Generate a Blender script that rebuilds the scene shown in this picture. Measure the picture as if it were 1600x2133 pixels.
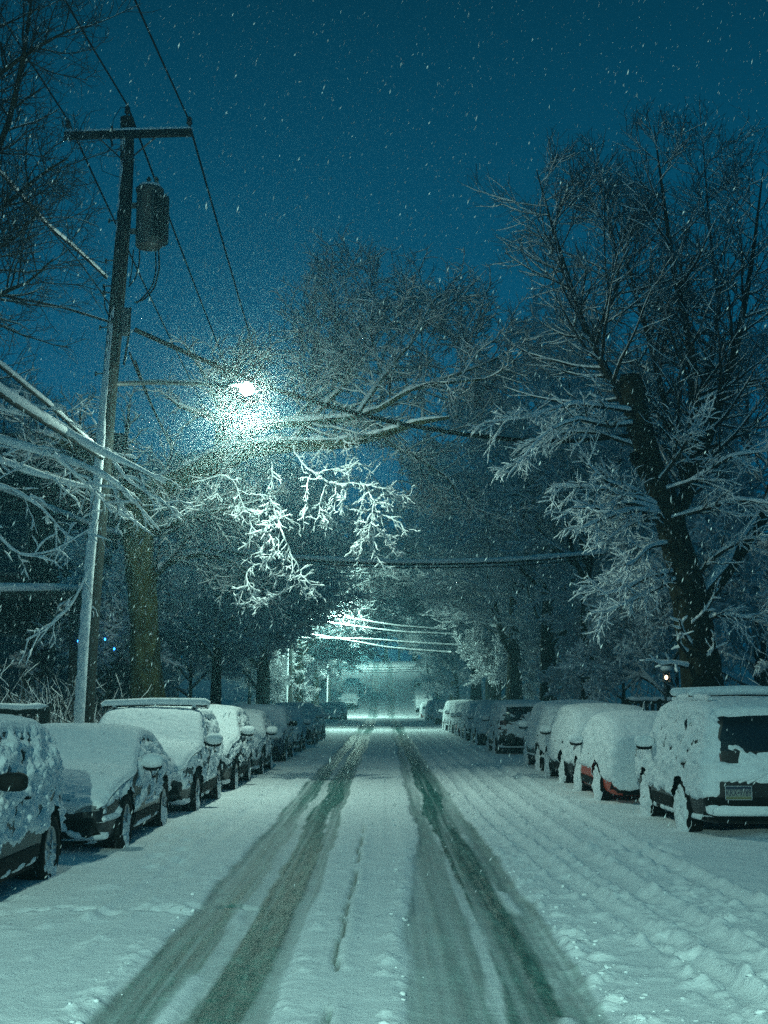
import bpy, math, random
import numpy as np
from mathutils import Vector
from mathutils.bvhtree import BVHTree

for o in list(bpy.data.objects):
    bpy.data.objects.remove(o)
SC = bpy.context.scene
COL = SC.collection
R = math.radians

# ------------------------------------------------------------------ camera
H_EYE = 1.7
F_PX = 2700.0
TH = math.atan(391 / F_PX)
cam_d = bpy.data.cameras.new('camera')
cam = bpy.data.objects.new('camera', cam_d)
COL.objects.link(cam)
cam.location = (0, 0, H_EYE)
cam.rotation_euler = (math.pi / 2 + TH, 0, 0)
cam_d.sensor_fit = 'VERTICAL'
cam_d.sensor_height = 36
cam_d.lens = F_PX / 2133 * 36
cam_d.clip_start = 0.05
cam_d.clip_end = 2000
SC.camera = cam

# ------------------------------------------------------------------ world: night sky
SKY_K = 1.0
world = bpy.data.worlds.new('World')
SC.world = world
world.use_nodes = True
wn = world.node_tree.nodes
wl = world.node_tree.links
wn.clear()
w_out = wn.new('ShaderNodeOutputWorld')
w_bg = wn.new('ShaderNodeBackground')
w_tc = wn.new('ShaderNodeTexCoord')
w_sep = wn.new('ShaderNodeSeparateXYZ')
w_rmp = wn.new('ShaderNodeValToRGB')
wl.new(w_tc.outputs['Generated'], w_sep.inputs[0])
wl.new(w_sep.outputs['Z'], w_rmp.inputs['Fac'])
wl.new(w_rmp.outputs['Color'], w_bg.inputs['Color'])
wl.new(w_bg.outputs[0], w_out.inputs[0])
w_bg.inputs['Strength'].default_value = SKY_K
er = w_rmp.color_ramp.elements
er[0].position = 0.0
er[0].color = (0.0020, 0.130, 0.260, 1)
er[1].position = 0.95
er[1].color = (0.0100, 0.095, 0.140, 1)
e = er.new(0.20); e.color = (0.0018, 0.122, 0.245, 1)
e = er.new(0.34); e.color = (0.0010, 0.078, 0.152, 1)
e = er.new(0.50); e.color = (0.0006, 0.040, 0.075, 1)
e = er.new(0.66); e.color = (0.0040, 0.070, 0.115, 1)   # upper stops out of view, brightness added to lift snow and trees

# ------------------------------------------------------------------ exposure, render
SC.view_settings.view_transform = 'Standard'
SC.view_settings.look = 'None'
SC.view_settings.exposure = 0.0
SC.view_settings.gamma = 1.0
cy = SC.cycles
cy.max_bounces = 7
cy.diffuse_bounces = 6
cy.glossy_bounces = 2
cy.transmission_bounces = 2
cy.volume_bounces = 0
cy.transparent_max_bounces = 4
cy.use_denoising = False
cy.sample_clamp_indirect = 2

# ------------------------------------------------------------------ pixel helpers (photo 1600x2133 -> world)
def P(px, py, d):
    u = (px - 800) / F_PX * d
    v = (1066.5 - py) / F_PX * d
    return np.array([u, d * math.cos(TH) - v * math.sin(TH), H_EYE + d * math.sin(TH) + v * math.cos(TH)])

def PY(px, py, Y):
    v = (1066.5 - py) / F_PX
    return P(px, py, Y / (math.cos(TH) - v * math.sin(TH)))

# ------------------------------------------------------------------ numpy noise
def _hash(ix, iy, iz, seed):
    h = (ix.astype(np.int64) * 374761393 + iy.astype(np.int64) * 668265263 + iz.astype(np.int64) * 2147483647 + seed * 1274126177) & 0xffffffff
    h = ((h ^ (h >> 13)) * 1274126177) & 0xffffffff
    h = (h ^ (h >> 16)) & 0xffffffff
    return h / 2147483647.5 - 1.0

def vnoise(p, seed=0):
    p = np.asarray(p, float)
    f = np.floor(p)
    t = p - f
    t = t * t * (3 - 2 * t)
    i = f.astype(np.int64)
    r = 0
    for dx in (0, 1):
        wx = t[..., 0] if dx else 1 - t[..., 0]
        for dy in (0, 1):
            wy = t[..., 1] if dy else 1 - t[..., 1]
            for dz in (0, 1):
                wz = t[..., 2] if dz else 1 - t[..., 2]
                r = r + wx * wy * wz * _hash(i[..., 0] + dx, i[..., 1] + dy, i[..., 2] + dz, seed)
    return r

def fbm(p, seed=0, octv=3, gain=0.5):
    p = np.asarray(p, float)
    a, s, r = 1.0, 1.0, 0
    for k in range(octv):
        r = r + a * vnoise(p * s, seed + k * 17)
        a *= gain
        s *= 2.03
    return r

def sstep(a, b, x):
    t = np.clip((x - a) / (b - a), 0, 1)
    return t * t * (3 - 2 * t)

# ------------------------------------------------------------------ object helpers
def tag(o, label=None, cat=None, group=None, kind=None):
    if label: o['label'] = label
    if cat: o['category'] = cat
    if group: o['group'] = group
    if kind: o['kind'] = kind
    return o

def empty(name, loc=(0, 0, 0), rz=0.0, parent=None):
    o = bpy.data.objects.new(name, None)
    COL.objects.link(o)
    o.location = loc
    o.rotation_euler = (0, 0, rz)
    o.empty_display_size = 0.2
    if parent: o.parent = parent
    return o

def link_mesh(name, me, mat, parent=None):
    o = bpy.data.objects.new(name, me)
    COL.objects.link(o)
    if mat is not None: me.materials.append(mat)
    if parent is not None: o.parent = parent
    return o

def np_mesh(name, V, F4, smooth=True):
    """mesh from a vertex array and an (n,k) face array, k = 3 or 4"""
    me = bpy.data.meshes.new(name)
    V = np.ascontiguousarray(V, dtype=np.float32)
    F4 = np.ascontiguousarray(F4, dtype=np.int32)
    k = F4.shape[1]
    me.vertices.add(len(V))
    me.vertices.foreach_set('co', V.ravel())
    me.loops.add(F4.size)
    me.loops.foreach_set('vertex_index', F4.ravel())
    me.polygons.add(len(F4))
    me.polygons.foreach_set('loop_start', np.arange(0, F4.size, k, dtype=np.int32))
    me.polygons.foreach_set('loop_total', np.full(len(F4), k, dtype=np.int32))
    me.polygons.foreach_set('use_smooth', np.full(len(F4), bool(smooth)))
    me.update(calc_edges=True)
    me.validate()
    return me

def grid_faces(m, n, wrap_n=False):
    i = np.arange(m - 1)[:, None]
    j = np.arange(n if wrap_n else n - 1)[None, :]
    j2 = (j + 1) % n
    a = i * n + j; b = i * n + j2; c = (i + 1) * n + j2; d = (i + 1) * n + j
    return np.stack([a, b, c, d], -1).reshape(-1, 4)

class MB:
    """collects quads (triangles are stored as degenerate-free polys in python lists)"""
    def __init__(s): s.v = []; s.f = []
    def add(s, V, F):
        n = len(s.v)
        s.v.extend([tuple(x) for x in V])
        s.f.extend([tuple(int(i) + n for i in f) for f in F])
        return s
    def box(s, c, h, rz=0.0, ry=0.0, bev=0.0):
        if bev > 0:
            return s.se(c, h, 8, 10, 12, rz)
        V = []
        for z in (-1, 1):
            for (x, y) in ((-1, -1), (1, -1), (1, 1), (-1, 1)):
                X, Y, Z = x * h[0], y * h[1], z * h[2]
                X, Z = X * math.cos(ry) + Z * math.sin(ry), -X * math.sin(ry) + Z * math.cos(ry)
                V.append((c[0] + X * math.cos(rz) - Y * math.sin(rz), c[1] + X * math.sin(rz) + Y * math.cos(rz), c[2] + Z))
        return s.add(V, [(0, 3, 2, 1), (4, 5, 6, 7), (0, 1, 5, 4), (1, 2, 6, 5), (2, 3, 7, 6), (3, 0, 4, 7)])
    def se(s, c, r, pw=4, nu=10, nv=14, rz=0.0, lump=0.0, seed=0, fr=6.0):
        """superellipsoid, optional lumps"""
        e_ = 2.0 / pw
        V = []
        sg = lambda x: math.copysign(abs(x) ** e_, x)
        for i in range(nu + 1):
            a = -math.pi / 2 + math.pi * i / nu
            for j in range(nv):
                b = 2 * math.pi * j / nv
                V.append((r[0] * sg(math.cos(a)) * sg(math.cos(b)), r[1] * sg(math.cos(a)) * sg(math.sin(b)), r[2] * sg(math.sin(a))))
        V = np.array(V)
        if lump:
            V = V * (1 + lump * fbm(V * fr + seed * 3.1, seed, 2))[:, None]
        cz, sz = math.cos(rz), math.sin(rz)
        W = np.stack([V[:, 0] * cz - V[:, 1] * sz + c[0], V[:, 0] * sz + V[:, 1] * cz + c[1], V[:, 2] + c[2]], 1)
        return s.add(W, grid_faces(nu + 1, nv, True))
    def tube(s, pts, rad, sides=8, caps=True):
        pts = np.array(pts, float)
        n = len(pts)
        if np.isscalar(rad): rad = [rad] * n
        T = np.gradient(pts, axis=0)
        T /= np.linalg.norm(T, axis=1)[:, None] + 1e-9
        ref = np.array([0.0, 0, 1]) if abs(T[0][2]) < 0.8 else np.array([1.0, 0, 0])
        V = []
        u = np.cross(T[0], ref); u /= np.linalg.norm(u)
        for i in range(n):
            u = u - T[i] * np.dot(u, T[i]); u /= np.linalg.norm(u) + 1e-9
            w = np.cross(T[i], u)
            for k in range(sides):
                a = 2 * math.pi * k / sides
                V.append(pts[i] + rad[i] * (math.cos(a) * u + math.sin(a) * w))
        F = [tuple(f) for f in grid_faces(n, sides, True)]
        if caps:
            F.append(tuple(range(sides)))
            F.append(tuple((n - 1) * sides + k for k in reversed(range(sides))))
        return s.add(V, F)
    def lathe(s, prof, c=(0, 0, 0), axis='z', n=24):
        """prof: list of (radius, height)"""
        V = []
        for (r_, h_) in prof:
            for k in range(n):
                a = 2 * math.pi * k / n
                x, y, z = r_ * math.cos(a), r_ * math.sin(a), h_
                if axis == 'x': x, y, z = z, x, y
                if axis == 'y': x, y, z = x, z, y
                V.append((x + c[0], y + c[1], z + c[2]))
        return s.add(V, grid_faces(len(prof), n, True))
    def build(s, name, mat, parent=None, smooth=True, bevel=0.0):
        me = bpy.data.meshes.new(name)
        me.from_pydata([tuple(map(float, v)) for v in s.v], [], s.f)
        me.validate()
        for p in me.polygons: p.use_smooth = smooth
        me.update()
        o = link_mesh(name, me, mat, parent)
        if bevel:
            b = o.modifiers.new('bevel', 'BEVEL'); b.width = bevel; b.segments = 2; b.limit_method = 'ANGLE'
        return o

def copy_tree(o, parent=None):
    c = o.copy()
    COL.objects.link(c)
    if parent is not None: c.parent = parent
    for ch in list(o.children):
        copy_tree(ch, c)
    return c

# ------------------------------------------------------------------ materials
def new_mat(name):
    m = bpy.data.materials.new(name)
    m.use_nodes = True
    nt = m.node_tree
    return m, nt, nt.nodes['Principled BSDF']

def N(nt, t, **kw):
    n = nt.nodes.new(t)
    for k, v in kw.items(): setattr(n, k, v)
    return n

def noise_node(nt, scale, detail=3, rough=0.5, coord='Object', vscale=None):
    tc = N(nt, 'ShaderNodeTexCoord')
    n = N(nt, 'ShaderNodeTexNoise')
    n.inputs['Scale'].default_value = scale
    n.inputs['Detail'].default_value = detail
    n.inputs['Roughness'].default_value = rough
    if vscale:
        mp = N(nt, 'ShaderNodeMapping')
        mp.inputs['Scale'].default_value = vscale
        nt.links.new(tc.outputs[coord], mp.inputs[0])
        nt.links.new(mp.outputs[0], n.inputs['Vector'])
    else:
        nt.links.new(tc.outputs[coord], n.inputs['Vector'])
    return n

def ramp(nt, src, stops):
    r = N(nt, 'ShaderNodeValToRGB')
    el = r.color_ramp.elements
    el[0].position = stops[0][0]; el[0].color = stops[0][1]
    el[1].position = stops[-1][0]; el[1].color = stops[-1][1]
    for p_, c_ in stops[1:-1]:
        q = el.new(p_); q.color = c_
    nt.links.new(src, r.inputs['Fac'])
    return r

def bump(nt, bsdf, src, strength, dist, prev=None):
    b = N(nt, 'ShaderNodeBump')
    b.inputs['Strength'].default_value = strength
    b.inputs['Distance'].default_value = dist
    nt.links.new(src, b.inputs['Height'])
    if prev is not None: nt.links.new(prev.outputs[0], b.inputs['Normal'])
    nt.links.new(b.outputs[0], bsdf.inputs['Normal'])
    return b

SNOW_C = (0.80, 0.83, 0.85, 1)
def make_snow(name, s1=45, d1=0.012, s2=9, d2=0.02):
    m, nt, b = new_mat(name)
    n1 = noise_node(nt, s1, 4, 0.65)
    n2 = noise_node(nt, s2, 3, 0.5)
    r = ramp(nt, n2.outputs['Fac'], [(0.3, (0.70, 0.74, 0.77, 1)), (0.7, SNOW_C)])
    nt.links.new(r.outputs[0], b.inputs['Base Color'])
    b.inputs['Roughness'].default_value = 0.75
    b.inputs['Specular IOR Level'].default_value = 0.25
    k = bump(nt, b, n2.outputs['Fac'], 0.5, d2)
    bump(nt, b, n1.outputs['Fac'], 0.6, d1, k)
    return m

M = {}
M['snow'] = make_snow('snow')
M['snow_car'] = make_snow('car_snow', 60, 0.012, 14, 0.02)
M['twig_snow'] = make_snow('twig_snow', 30, 0.01, 8, 0.01)

def plain(name, col, rough=0.6, metal=0.0, spec=0.5, nscale=0, namt=0.3, bumpd=0.0, emit=None, estr=0):
    m, nt, b = new_mat(name)
    b.inputs['Base Color'].default_value = (*col, 1)
    b.inputs['Roughness'].default_value = rough
    b.inputs['Metallic'].default_value = metal
    b.inputs['Specular IOR Level'].default_value = spec
    if nscale:
        n = noise_node(nt, nscale, 4, 0.6)
        lo = tuple(c * (1 - namt) for c in col); hi = tuple(min(1, c * (1 + namt)) for c in col)
        r = ramp(nt, n.outputs['Fac'], [(0.3, (*lo, 1)), (0.7, (*hi, 1))])
        nt.links.new(r.outputs[0], b.inputs['Base Color'])
        if bumpd: bump(nt, b, n.outputs['Fac'], 0.7, bumpd)
    if emit:
        b.inputs['Emission Color'].default_value = (*emit, 1)
        b.inputs['Emission Strength'].default_value = estr
    return m

def bark_mat(name, col, snow_lo=0.35, snow_hi=0.75, nscale=9, lichen=None):
    """bark, with snow caught on what faces up"""
    m, nt, b = new_mat(name)
    n = noise_node(nt, nscale, 5, 0.7, vscale=(1, 1, 0.25))
    lo = tuple(c * 0.45 for c in col); hi = tuple(c * 1.6 for c in col)
    r = ramp(nt, n.outputs['Fac'], [(0.35, (*lo, 1)), (0.68, (*(lichen or hi), 1))])
    g = N(nt, 'ShaderNodeNewGeometry')
    s = N(nt, 'ShaderNodeSeparateXYZ')
    nt.links.new(g.outputs['Normal'], s.inputs[0])
    n2 = noise_node(nt, 6, 3, 0.6)
    ad = N(nt, 'ShaderNodeMath', operation='MULTIPLY_ADD')
    ad.inputs[1].default_value = 0.7; 
    nt.links.new(n2.outputs['Fac'], ad.inputs[0])
    nt.links.new(s.outputs['Z'], ad.inputs[2])
    mr = N(nt, 'ShaderNodeMapRange')
    mr.inputs['From Min'].default_value = snow_lo + 0.35
    mr.inputs['From Max'].default_value = snow_hi + 0.35
    nt.links.new(ad.outputs[0], mr.inputs['Value'])
    mx = N(nt, 'ShaderNodeMix', data_type='RGBA')
    nt.links.new(mr.outputs[0], mx.inputs['Factor'])
    nt.links.new(r.outputs[0], mx.inputs['A'])
    mx.inputs['B'].default_value = SNOW_C
    nt.links.new(mx.outputs['Result'], b.inputs['Base Color'])
    b.inputs['Roughness'].default_value = 0.9
    b.inputs['Specular IOR Level'].default_value = 0.15
    bump(nt, b, n.outputs['Fac'], 0.9, 0.03)
    return m

M['bark'] = bark_mat('bark', (0.026, 0.026, 0.017), 0.5, .9)
M['bark_moss'] = bark_mat('mossy_bark', (0.030, 0.033, 0.015), 0.5, 0.9, 7, (0.075, 0.080, 0.032))
M['twig'] = bark_mat('twig_bark', (0.022, 0.022, 0.018), 0.15, 0.55)
M['frosted_twig'] = bark_mat('frosted_twig', (0.05, 0.055, 0.05), -0.75, 0.05)
M['wood'] = plain('weathered_wood', (0.022, 0.026, 0.024), 0.9, spec=.15, nscale=12, bumpd=0.01)
M['tyre'] = plain('tyre_rubber', (0.007, 0.007, 0.007), 0.9, spec=0.15)
M['rim'] = plain('rim_alloy', (0.35, 0.36, 0.37), 0.4, 0.8)
M['black'] = plain('black_plastic', (0.005, 0.006, 0.006), 0.75, spec=0.15, nscale=20)
M['glass'] = plain('car_glass', (0.008, 0.010, 0.010), 0.12, spec=0.6)
M['lens'] = plain('headlight_lens', (0.20, 0.21, 0.21), 0.15, spec=0.7)
M['tail'] = plain('taillight_lens', (0.07, 0.012, 0.010), 0.2)
M['chrome'] = plain('chrome', (0.5, 0.5, 0.5), 0.25, 0.9)
M['metal'] = plain('galvanised_metal', (0.10, 0.11, 0.11), 0.55, 0.5, nscale=15)
M['trafo'] = plain('transformer_paint', (0.035, 0.045, 0.045), 0.6, nscale=10)
M['cable'] = plain('cable_jacket', (0.006, 0.006, 0.006), 0.9, spec=.1)
M['porcelain'] = plain('insulator_glaze', (0.04, 0.03, 0.025), 0.3)
M['siding'] = plain('dark_siding', (0.025, 0.022, 0.018), 0.85, nscale=4)
M['trimw'] = plain('painted_trim', (0.10, 0.10, 0.09), 0.7)
M['pane'] = plain('window_pane', (0.006, 0.008, 0.008), 0.08)

def paint(name, col):
    m = plain(name, col, 0.45, 0.0, 0.3, nscale=25, namt=0.25)
    m.node_tree.nodes['Principled BSDF'].inputs['Coat Weight'].default_value = 0.15
    return m

# ------------------------------------------------------------------ lamps
LAMP_C = (0.57, 1.0, 0.84)
POLE_Y = 23.0
LAMPS = [(-2.55, POLE_Y, 7.2), (-3.0, 71.5, 7.1), (-2.6, -10.0, 7.4), (-3.0, 122.0, 7.1)]
LAMP_W = [880, 2300, 18000, 4200]
def lamp_light(name, leak, watt):
    # a cut-off street light: most of it goes down, a little leaks all round
    out = []
    for kind, k in (('SPOT', 1.0), ('POINT', leak)):
        ld = bpy.data.lights.new(name, kind)
        ld.energy = watt * k
        ld.color = (0.66, 1.0, 0.82) if leak > 0.5 else LAMP_C
        ld.shadow_soft_size = 0.14
        if kind == 'SPOT':
            ld.spot_size = R(172)
            ld.spot_blend = 0.35
        out.append(ld)
    return out

# ------------------------------------------------------------------ ground and road
def hill(y):
    y = np.asarray(y, float)
    t = np.clip((y - 122) / 70, 0, 1)
    return 7.2 * t * t * (3 - 2 * t)

ROAD_L, ROAD_R = -4.9, 5.75
def road_height(X, Y):
    p = np.stack([X, Y, X * 0], -1)
    near = 1 - sstep(35, 80, Y)
    h = 0.085 + 0.009 * fbm(p * [1.1, 0.5, 1], 3, 3) + 0.0035 * fbm(p * [6, 4, 1], 9, 3) * near
    slush = np.zeros_like(X)
    wob = 0.05 * vnoise(np.stack([X * 0, Y * 0.35, X * 0], -1), 5)
    edge = 0.030 * fbm(p * [5, 1.6, 1], 31, 3)
    def strip(x0, x1, soft=0.07):
        return sstep(-soft, soft, X - x0 + edge) * sstep(-soft, soft, x1 - X + edge)
    # left wheel track, several passes side by side
    L = strip(-1.50 + wob, -0.60 + wob)
    x0r = 0.42 - 0.33 * sstep(19, 7, Y) if False else 0.42 - 0.33 * (1 - sstep(7, 19, Y))
    Rr = strip(x0r + wob, 1.12 + wob)
    # a strip of leftover snow inside each track
    ins = sstep(0.06, 0.01, np.abs(X + 1.18 - wob + 0.05 * np.sin(Y * 0.5))) if False else 0
    lumpn = fbm(p * [3.0, 0.8, 1], 71, 3)
    tread = fbm(p * [34, 0.22, 1], 40, 3)
    streak = fbm(p * [9, 0.12, 1], 44, 3)
    def band(x0, x1, v, soft=0.022, sd=0):
        e2 = edge * 0.7 + 0.02 * vnoise(np.stack([X * 0 + sd, Y * 0.5, X * 0], -1), 90 + sd)
        return v * sstep(-soft, soft, X - x0 + e2) * sstep(-soft, soft, x1 - X + e2)
    w1 = wob; w2 = wob + 0.05 * vnoise(np.stack([X * 0, Y * 0.22, X * 0 + 7], -1), 15)
    slush = np.maximum.reduce([
        band(-1.50 + w1, -1.16 + w1, 0.80, sd=1), band(-1.22 + w2, -1.02 + w2, 0.30, sd=2),
        band(-1.06 + w2, -0.74 + w2, 1.00, sd=3), band(-0.78 + w1, -0.60 + w1, 0.72, sd=4),
        band(x0r + w1, 0.60 + w1, 0.62, sd=5), band(0.55 + w1, 0.66 + w2, 0.30, sd=6),
        band(0.63 + w2, 0.93 + w2, 1.00, sd=7), band(0.90 + w2, 1.14 + w1, 0.70, sd=8)])
    keepL = np.exp(-((X + 1.13 - w1) / 0.055) ** 2) * sstep(-0.05, 0.45, lumpn) * (1 - sstep(10.5, 18, Y))
    keepR = np.exp(-((X - 0.95 - w2) / 0.05) ** 2) * sstep(0.1, 0.5, lumpn) * (1 - sstep(13, 22, Y))
    slush = slush * np.clip(0.95 + 0.30 * streak + 0.22 * tread, 0, 1.15) * (1 - 0.9 * keepL) * (1 - 0.9 * keepR)
    wet = np.exp(-(((X + 0.86) / 0.10) ** 2 + ((Y - 8.4) / 0.5) ** 2) * (1 + .5 * fbm(p * [9, 4, 1], 77, 2)))
    slush = np.clip(slush + 0.5 * wet, 0, 1.2)
    fade = 1 - 0.35 * sstep(60, 110, Y)
    h = h - 0.038 * np.maximum(L, Rr) + 0.022 * (keepL + keepR) * np.maximum(L, Rr)
    h = h + 0.004 * tread * slush * near
    dk = sstep(0.6, 1.0, slush) * (1 - sstep(14, 24, Y))
    h = h + 0.0045 * dk * np.sin(2 * math.pi * (Y / 0.13 + np.abs(np.mod(X * 4.2, 1) - .5) * 1.2)) + 0.012 * dk * np.maximum(fbm(p * [11, 5, 1], 66, 3), 0)
    # crumbs along the track edges
    def crumbs(xc, w, amp, seed, frq=9.0):
        g = np.exp(-((X - xc) / w) ** 2)
        c = np.maximum(fbm(p * [frq, frq * 0.75, 1], seed, 2) - 0.12, 0)
        return amp * g * c * near
    h = h + crumbs(-1.60 + wob, 0.10, 0.03, 101, 14) + crumbs(-0.50 + wob, 0.10, 0.025, 102, 14) + crumbs(x0r - 0.06, 0.08, 0.035, 103, 14) + crumbs(1.25 + wob, 0.16, 0.055, 104, 13)
    h = h + crumbs(1.75 + 0.2 * np.sin(Y * 0.25), 0.35, 0.05, 105, 10) + crumbs(2.35 + 0.02 * Y, 0.4, 0.045, 106, 9)
    # centre crack where the snow has split
    xc = -0.30 + 0.004 * (Y - 7) + 0.018 * vnoise(np.stack([X * 0, Y * 2.2, X * 0 + 3], -1), 8) + 0.010 * vnoise(np.stack([X * 0, Y * 9, X * 0 + 3], -1), 8)
    on = (1 - sstep(15.5, 18.5, Y)) * sstep(-1.1, -0.6, fbm(np.stack([X * 0, Y * 1.3, X * 0], -1), 88, 2))
    crack = np.exp(-((X - xc) / 0.017) ** 4) * on
    h = h - 0.06 * crack + 0.02 * np.exp(-((X - xc - 0.06) / 0.05) ** 2) * on
    # shallow older ruts
    def rut(xf, w, d):
        g = np.exp(-((X - xf) / w) ** 4)
        e2 = np.exp(-((np.abs(X - xf) - w * 1.25) / (w * 0.35)) ** 2)
        return -d * g + d * 0.8 * e2 * (1 + .8 * fbm(p * [9, 4, 1], 61, 3))
    h = h + rut(2.05 + 0.0025 * (Y - 18) ** 2 * (Y < 18), 0.14, 0.042) * near
    h = h + rut(2.75 + 0.0075 * (Y - 16) ** 2 * (Y < 16), 0.13, 0.045) * near
    h = h + rut(1.45 + 0.0035 * (Y - 20) ** 2 * (Y < 20), 0.11, 0.034) * near
    h = h + rut(-1.95 - 0.001 * (Y - 20) ** 2 * (Y < 20), 0.12, 0.018) * near
    h = h + rut(0.10, 0.09, 0.008) * near * (Y > 15)
    # footprints on the left and scuffed places on the right
    rr = np.random.RandomState(4)
    prints = []
    for k in range(26):
        t = k / 25.0
        prints.append((-2.15 - 0.25 * math.sin(t * 6) + (0.12 if k % 2 else -0.12), 13.0 + 12 * t, 0.085, 0.16, 0.050))
    for k in range(22):
        prints.append((-3.4 + 0.115 * k + rr.normal(0, .05), 10.2 + 0.02 * k + rr.normal(0, .10), 0.09, 0.09, 0.028))
    for k in range(26):
        prints.append((1.5 + rr.rand() * 1.9, 11 + rr.rand() * 10, 0.05 + 0.05 * rr.rand(), 0.10 + .20 * rr.rand(), 0.025 * rr.rand() + 0.008))
    for k in range(16):
        prints.append((-3.3 + rr.rand() * 1.5, 8 + rr.rand() * 6, 0.05 + 0.04 * rr.rand(), 0.08, -0.02))
    for (a, b_, wx, wy, dd) in prints:
        q = ((X - a) / wx) ** 2 + ((Y - b_) / wy) ** 2
        h = h - dd * np.exp(-q ** 2) + 0.3 * abs(dd) * np.exp(-(np.sqrt(q) - 1.45) ** 2 / 0.12)
    # banks against the parked rows
    bank = sstep(0.0, 0.9, -2.9 - X) + sstep(0, 0.9, X - 3.75)
    h = h + 0.03 * bank * (1 + fbm(p * [2, 2, 1], 55, 2)) * near
    # ploughed berm either side of the crossing street
    berm = np.exp(-((Y - 92) / 1.6) ** 2) * (sstep(1.3, 2.4, np.abs(X - 0.1)))
    h = h + 0.22 * berm * (1 + 0.5 * fbm(p * [1.5, 1.0, 1], 91, 2))
    slush = np.maximum(slush * fade, 0.85 * crack)
    return h + hill(Y), np.clip(slush, 0, 1.2)

def build_road():
    xs = np.concatenate([np.arange(ROAD_L, -2.6, 0.06), np.arange(-2.6, 2.6, 0.026), np.arange(2.6, ROAD_R + .05, 0.045)])
    ys = [-40.0, -30, -20, -12, -6, -2, 0, 2, 4, 5]
    y = 5.5
    while y < 215:
        ys.append(y)
        y *= 1.0042
    ys.append(216.0)
    ys = np.array(ys)
    Yg, Xg = np.meshgrid(ys, xs, indexing='ij')
    Z, S = road_height(Xg, Yg)
    V = np.stack([Xg, Yg, Z], -1).reshape(-1, 3)
    me = np_mesh('road', V, grid_faces(len(ys), len(xs)))
    a = me.attributes.new('slush', 'FLOAT', 'POINT')
    a.data.foreach_set('value', S.ravel().astype(np.float32))
    m, nt, b = new_mat('road_snow')
    at = N(nt, 'ShaderNodeAttribute', attribute_name='slush')
    n1 = noise_node(nt, 55, 4, 0.7)
    n2 = noise_node(nt, 2.5, 4, 0.6)
    n3 = noise_node(nt, 14, 4, 0.7, vscale=(1, 0.12, 1))
    sn = ramp(nt, n2.outputs['Fac'], [(0.3, (0.70, 0.74, 0.77, 1)), (0.7, (0.80, 0.83, 0.85, 1))])
    sl = ramp(nt, n3.outputs['Fac'], [(0.30, (0.014, 0.056, 0.050, 1)), (0.52, (0.040, 0.130, 0.115, 1)), (0.75, (0.12, 0.27, 0.24, 1))])
    # ragged slush edge
    ad = N(nt, 'ShaderNodeMath', operation='MULTIPLY_ADD')
    nt.links.new(n1.outputs['Fac'], ad.inputs[0]); ad.inputs[1].default_value = 0.30
    nt.links.new(at.outputs['Fac'], ad.inputs[2])
    mr = N(nt, 'ShaderNodeMapRange')
    mr.inputs['From Min'].default_value = 0.20; mr.inputs['From Max'].default_value = 1.12
    nt.links.new(ad.outputs[0], mr.inputs['Value'])
    mx = N(nt, 'ShaderNodeMix', data_type='RGBA')
    nt.links.new(mr.outputs[0], mx.inputs['Factor'])
    nt.links.new(sn.outputs[0], mx.inputs['A']); nt.links.new(sl.outputs[0], mx.inputs['B'])
    nt.links.new(mx.outputs['Result'], b.inputs['Base Color'])
    rm = N(nt, 'ShaderNodeMapRange')
    rm.inputs['To Min'].default_value = 0.8; rm.inputs['To Max'].default_value = 0.5
    nt.links.new(mr.outputs[0], rm.inputs['Value'])
    nt.links.new(rm.outputs[0], b.inputs['Roughness'])
    b.inputs['Specular IOR Level'].default_value = 0.25
    k = bump(nt, b, n1.outputs['Fac'], 0.7, 0.012)
    n4 = noise_node(nt, 7, 4, 0.6)
    bump(nt, b, n4.outputs['Fac'], 0.5, 0.03, k)
    return tag(link_mesh('road', me, m), kind='structure')
build_road()

def build_ground():
    xs = np.concatenate([-np.array([110, 70, 45, 32, 24, 19, 16, 14, 12, 10.5, 9.2, 8.2, 7.4, 6.8, 6.3, 5.9, 5.5, 5.2, 5.02]), [ROAD_L + .02, -2, 2, ROAD_R - .02], np.array([5.87, 6.1, 6.5, 6.9, 7.4, 8.2, 9.2, 10.5, 12, 14, 16, 19, 24, 32, 45, 70, 110])])
    ys = np.concatenate([np.arange(-60, 4, 8), np.arange(4, 60, 0.5), np.arange(60, 240, 2.0), [260, 290, 320]])
    Yg, Xg = np.meshgrid(ys, xs, indexing='ij')
    p = np.stack([Xg, Yg, Xg * 0], -1)
    d = np.maximum(ROAD_L - Xg, Xg - ROAD_R)
    Z = hill(Yg) - 0.25 + sstep(-0.02, 0.30, d) * (0.47 + 0.05 * fbm(p * [0.9, 0.7, 1], 12, 3)) + 0.25 * sstep(3, 12, d)
    V = np.stack([Xg, Yg, Z], -1).reshape(-1, 3)
    me = np_mesh('ground', V, grid_faces(len(ys), len(xs)))
    tag(link_mesh('ground', me, M['snow']), kind='structure')
build_ground()
def gz(x, y):
    d = max(ROAD_L - x, x - ROAD_R)
    return float(hill(y)) + 0.2 + 0.25 * float(sstep(3, 12, d))

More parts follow.
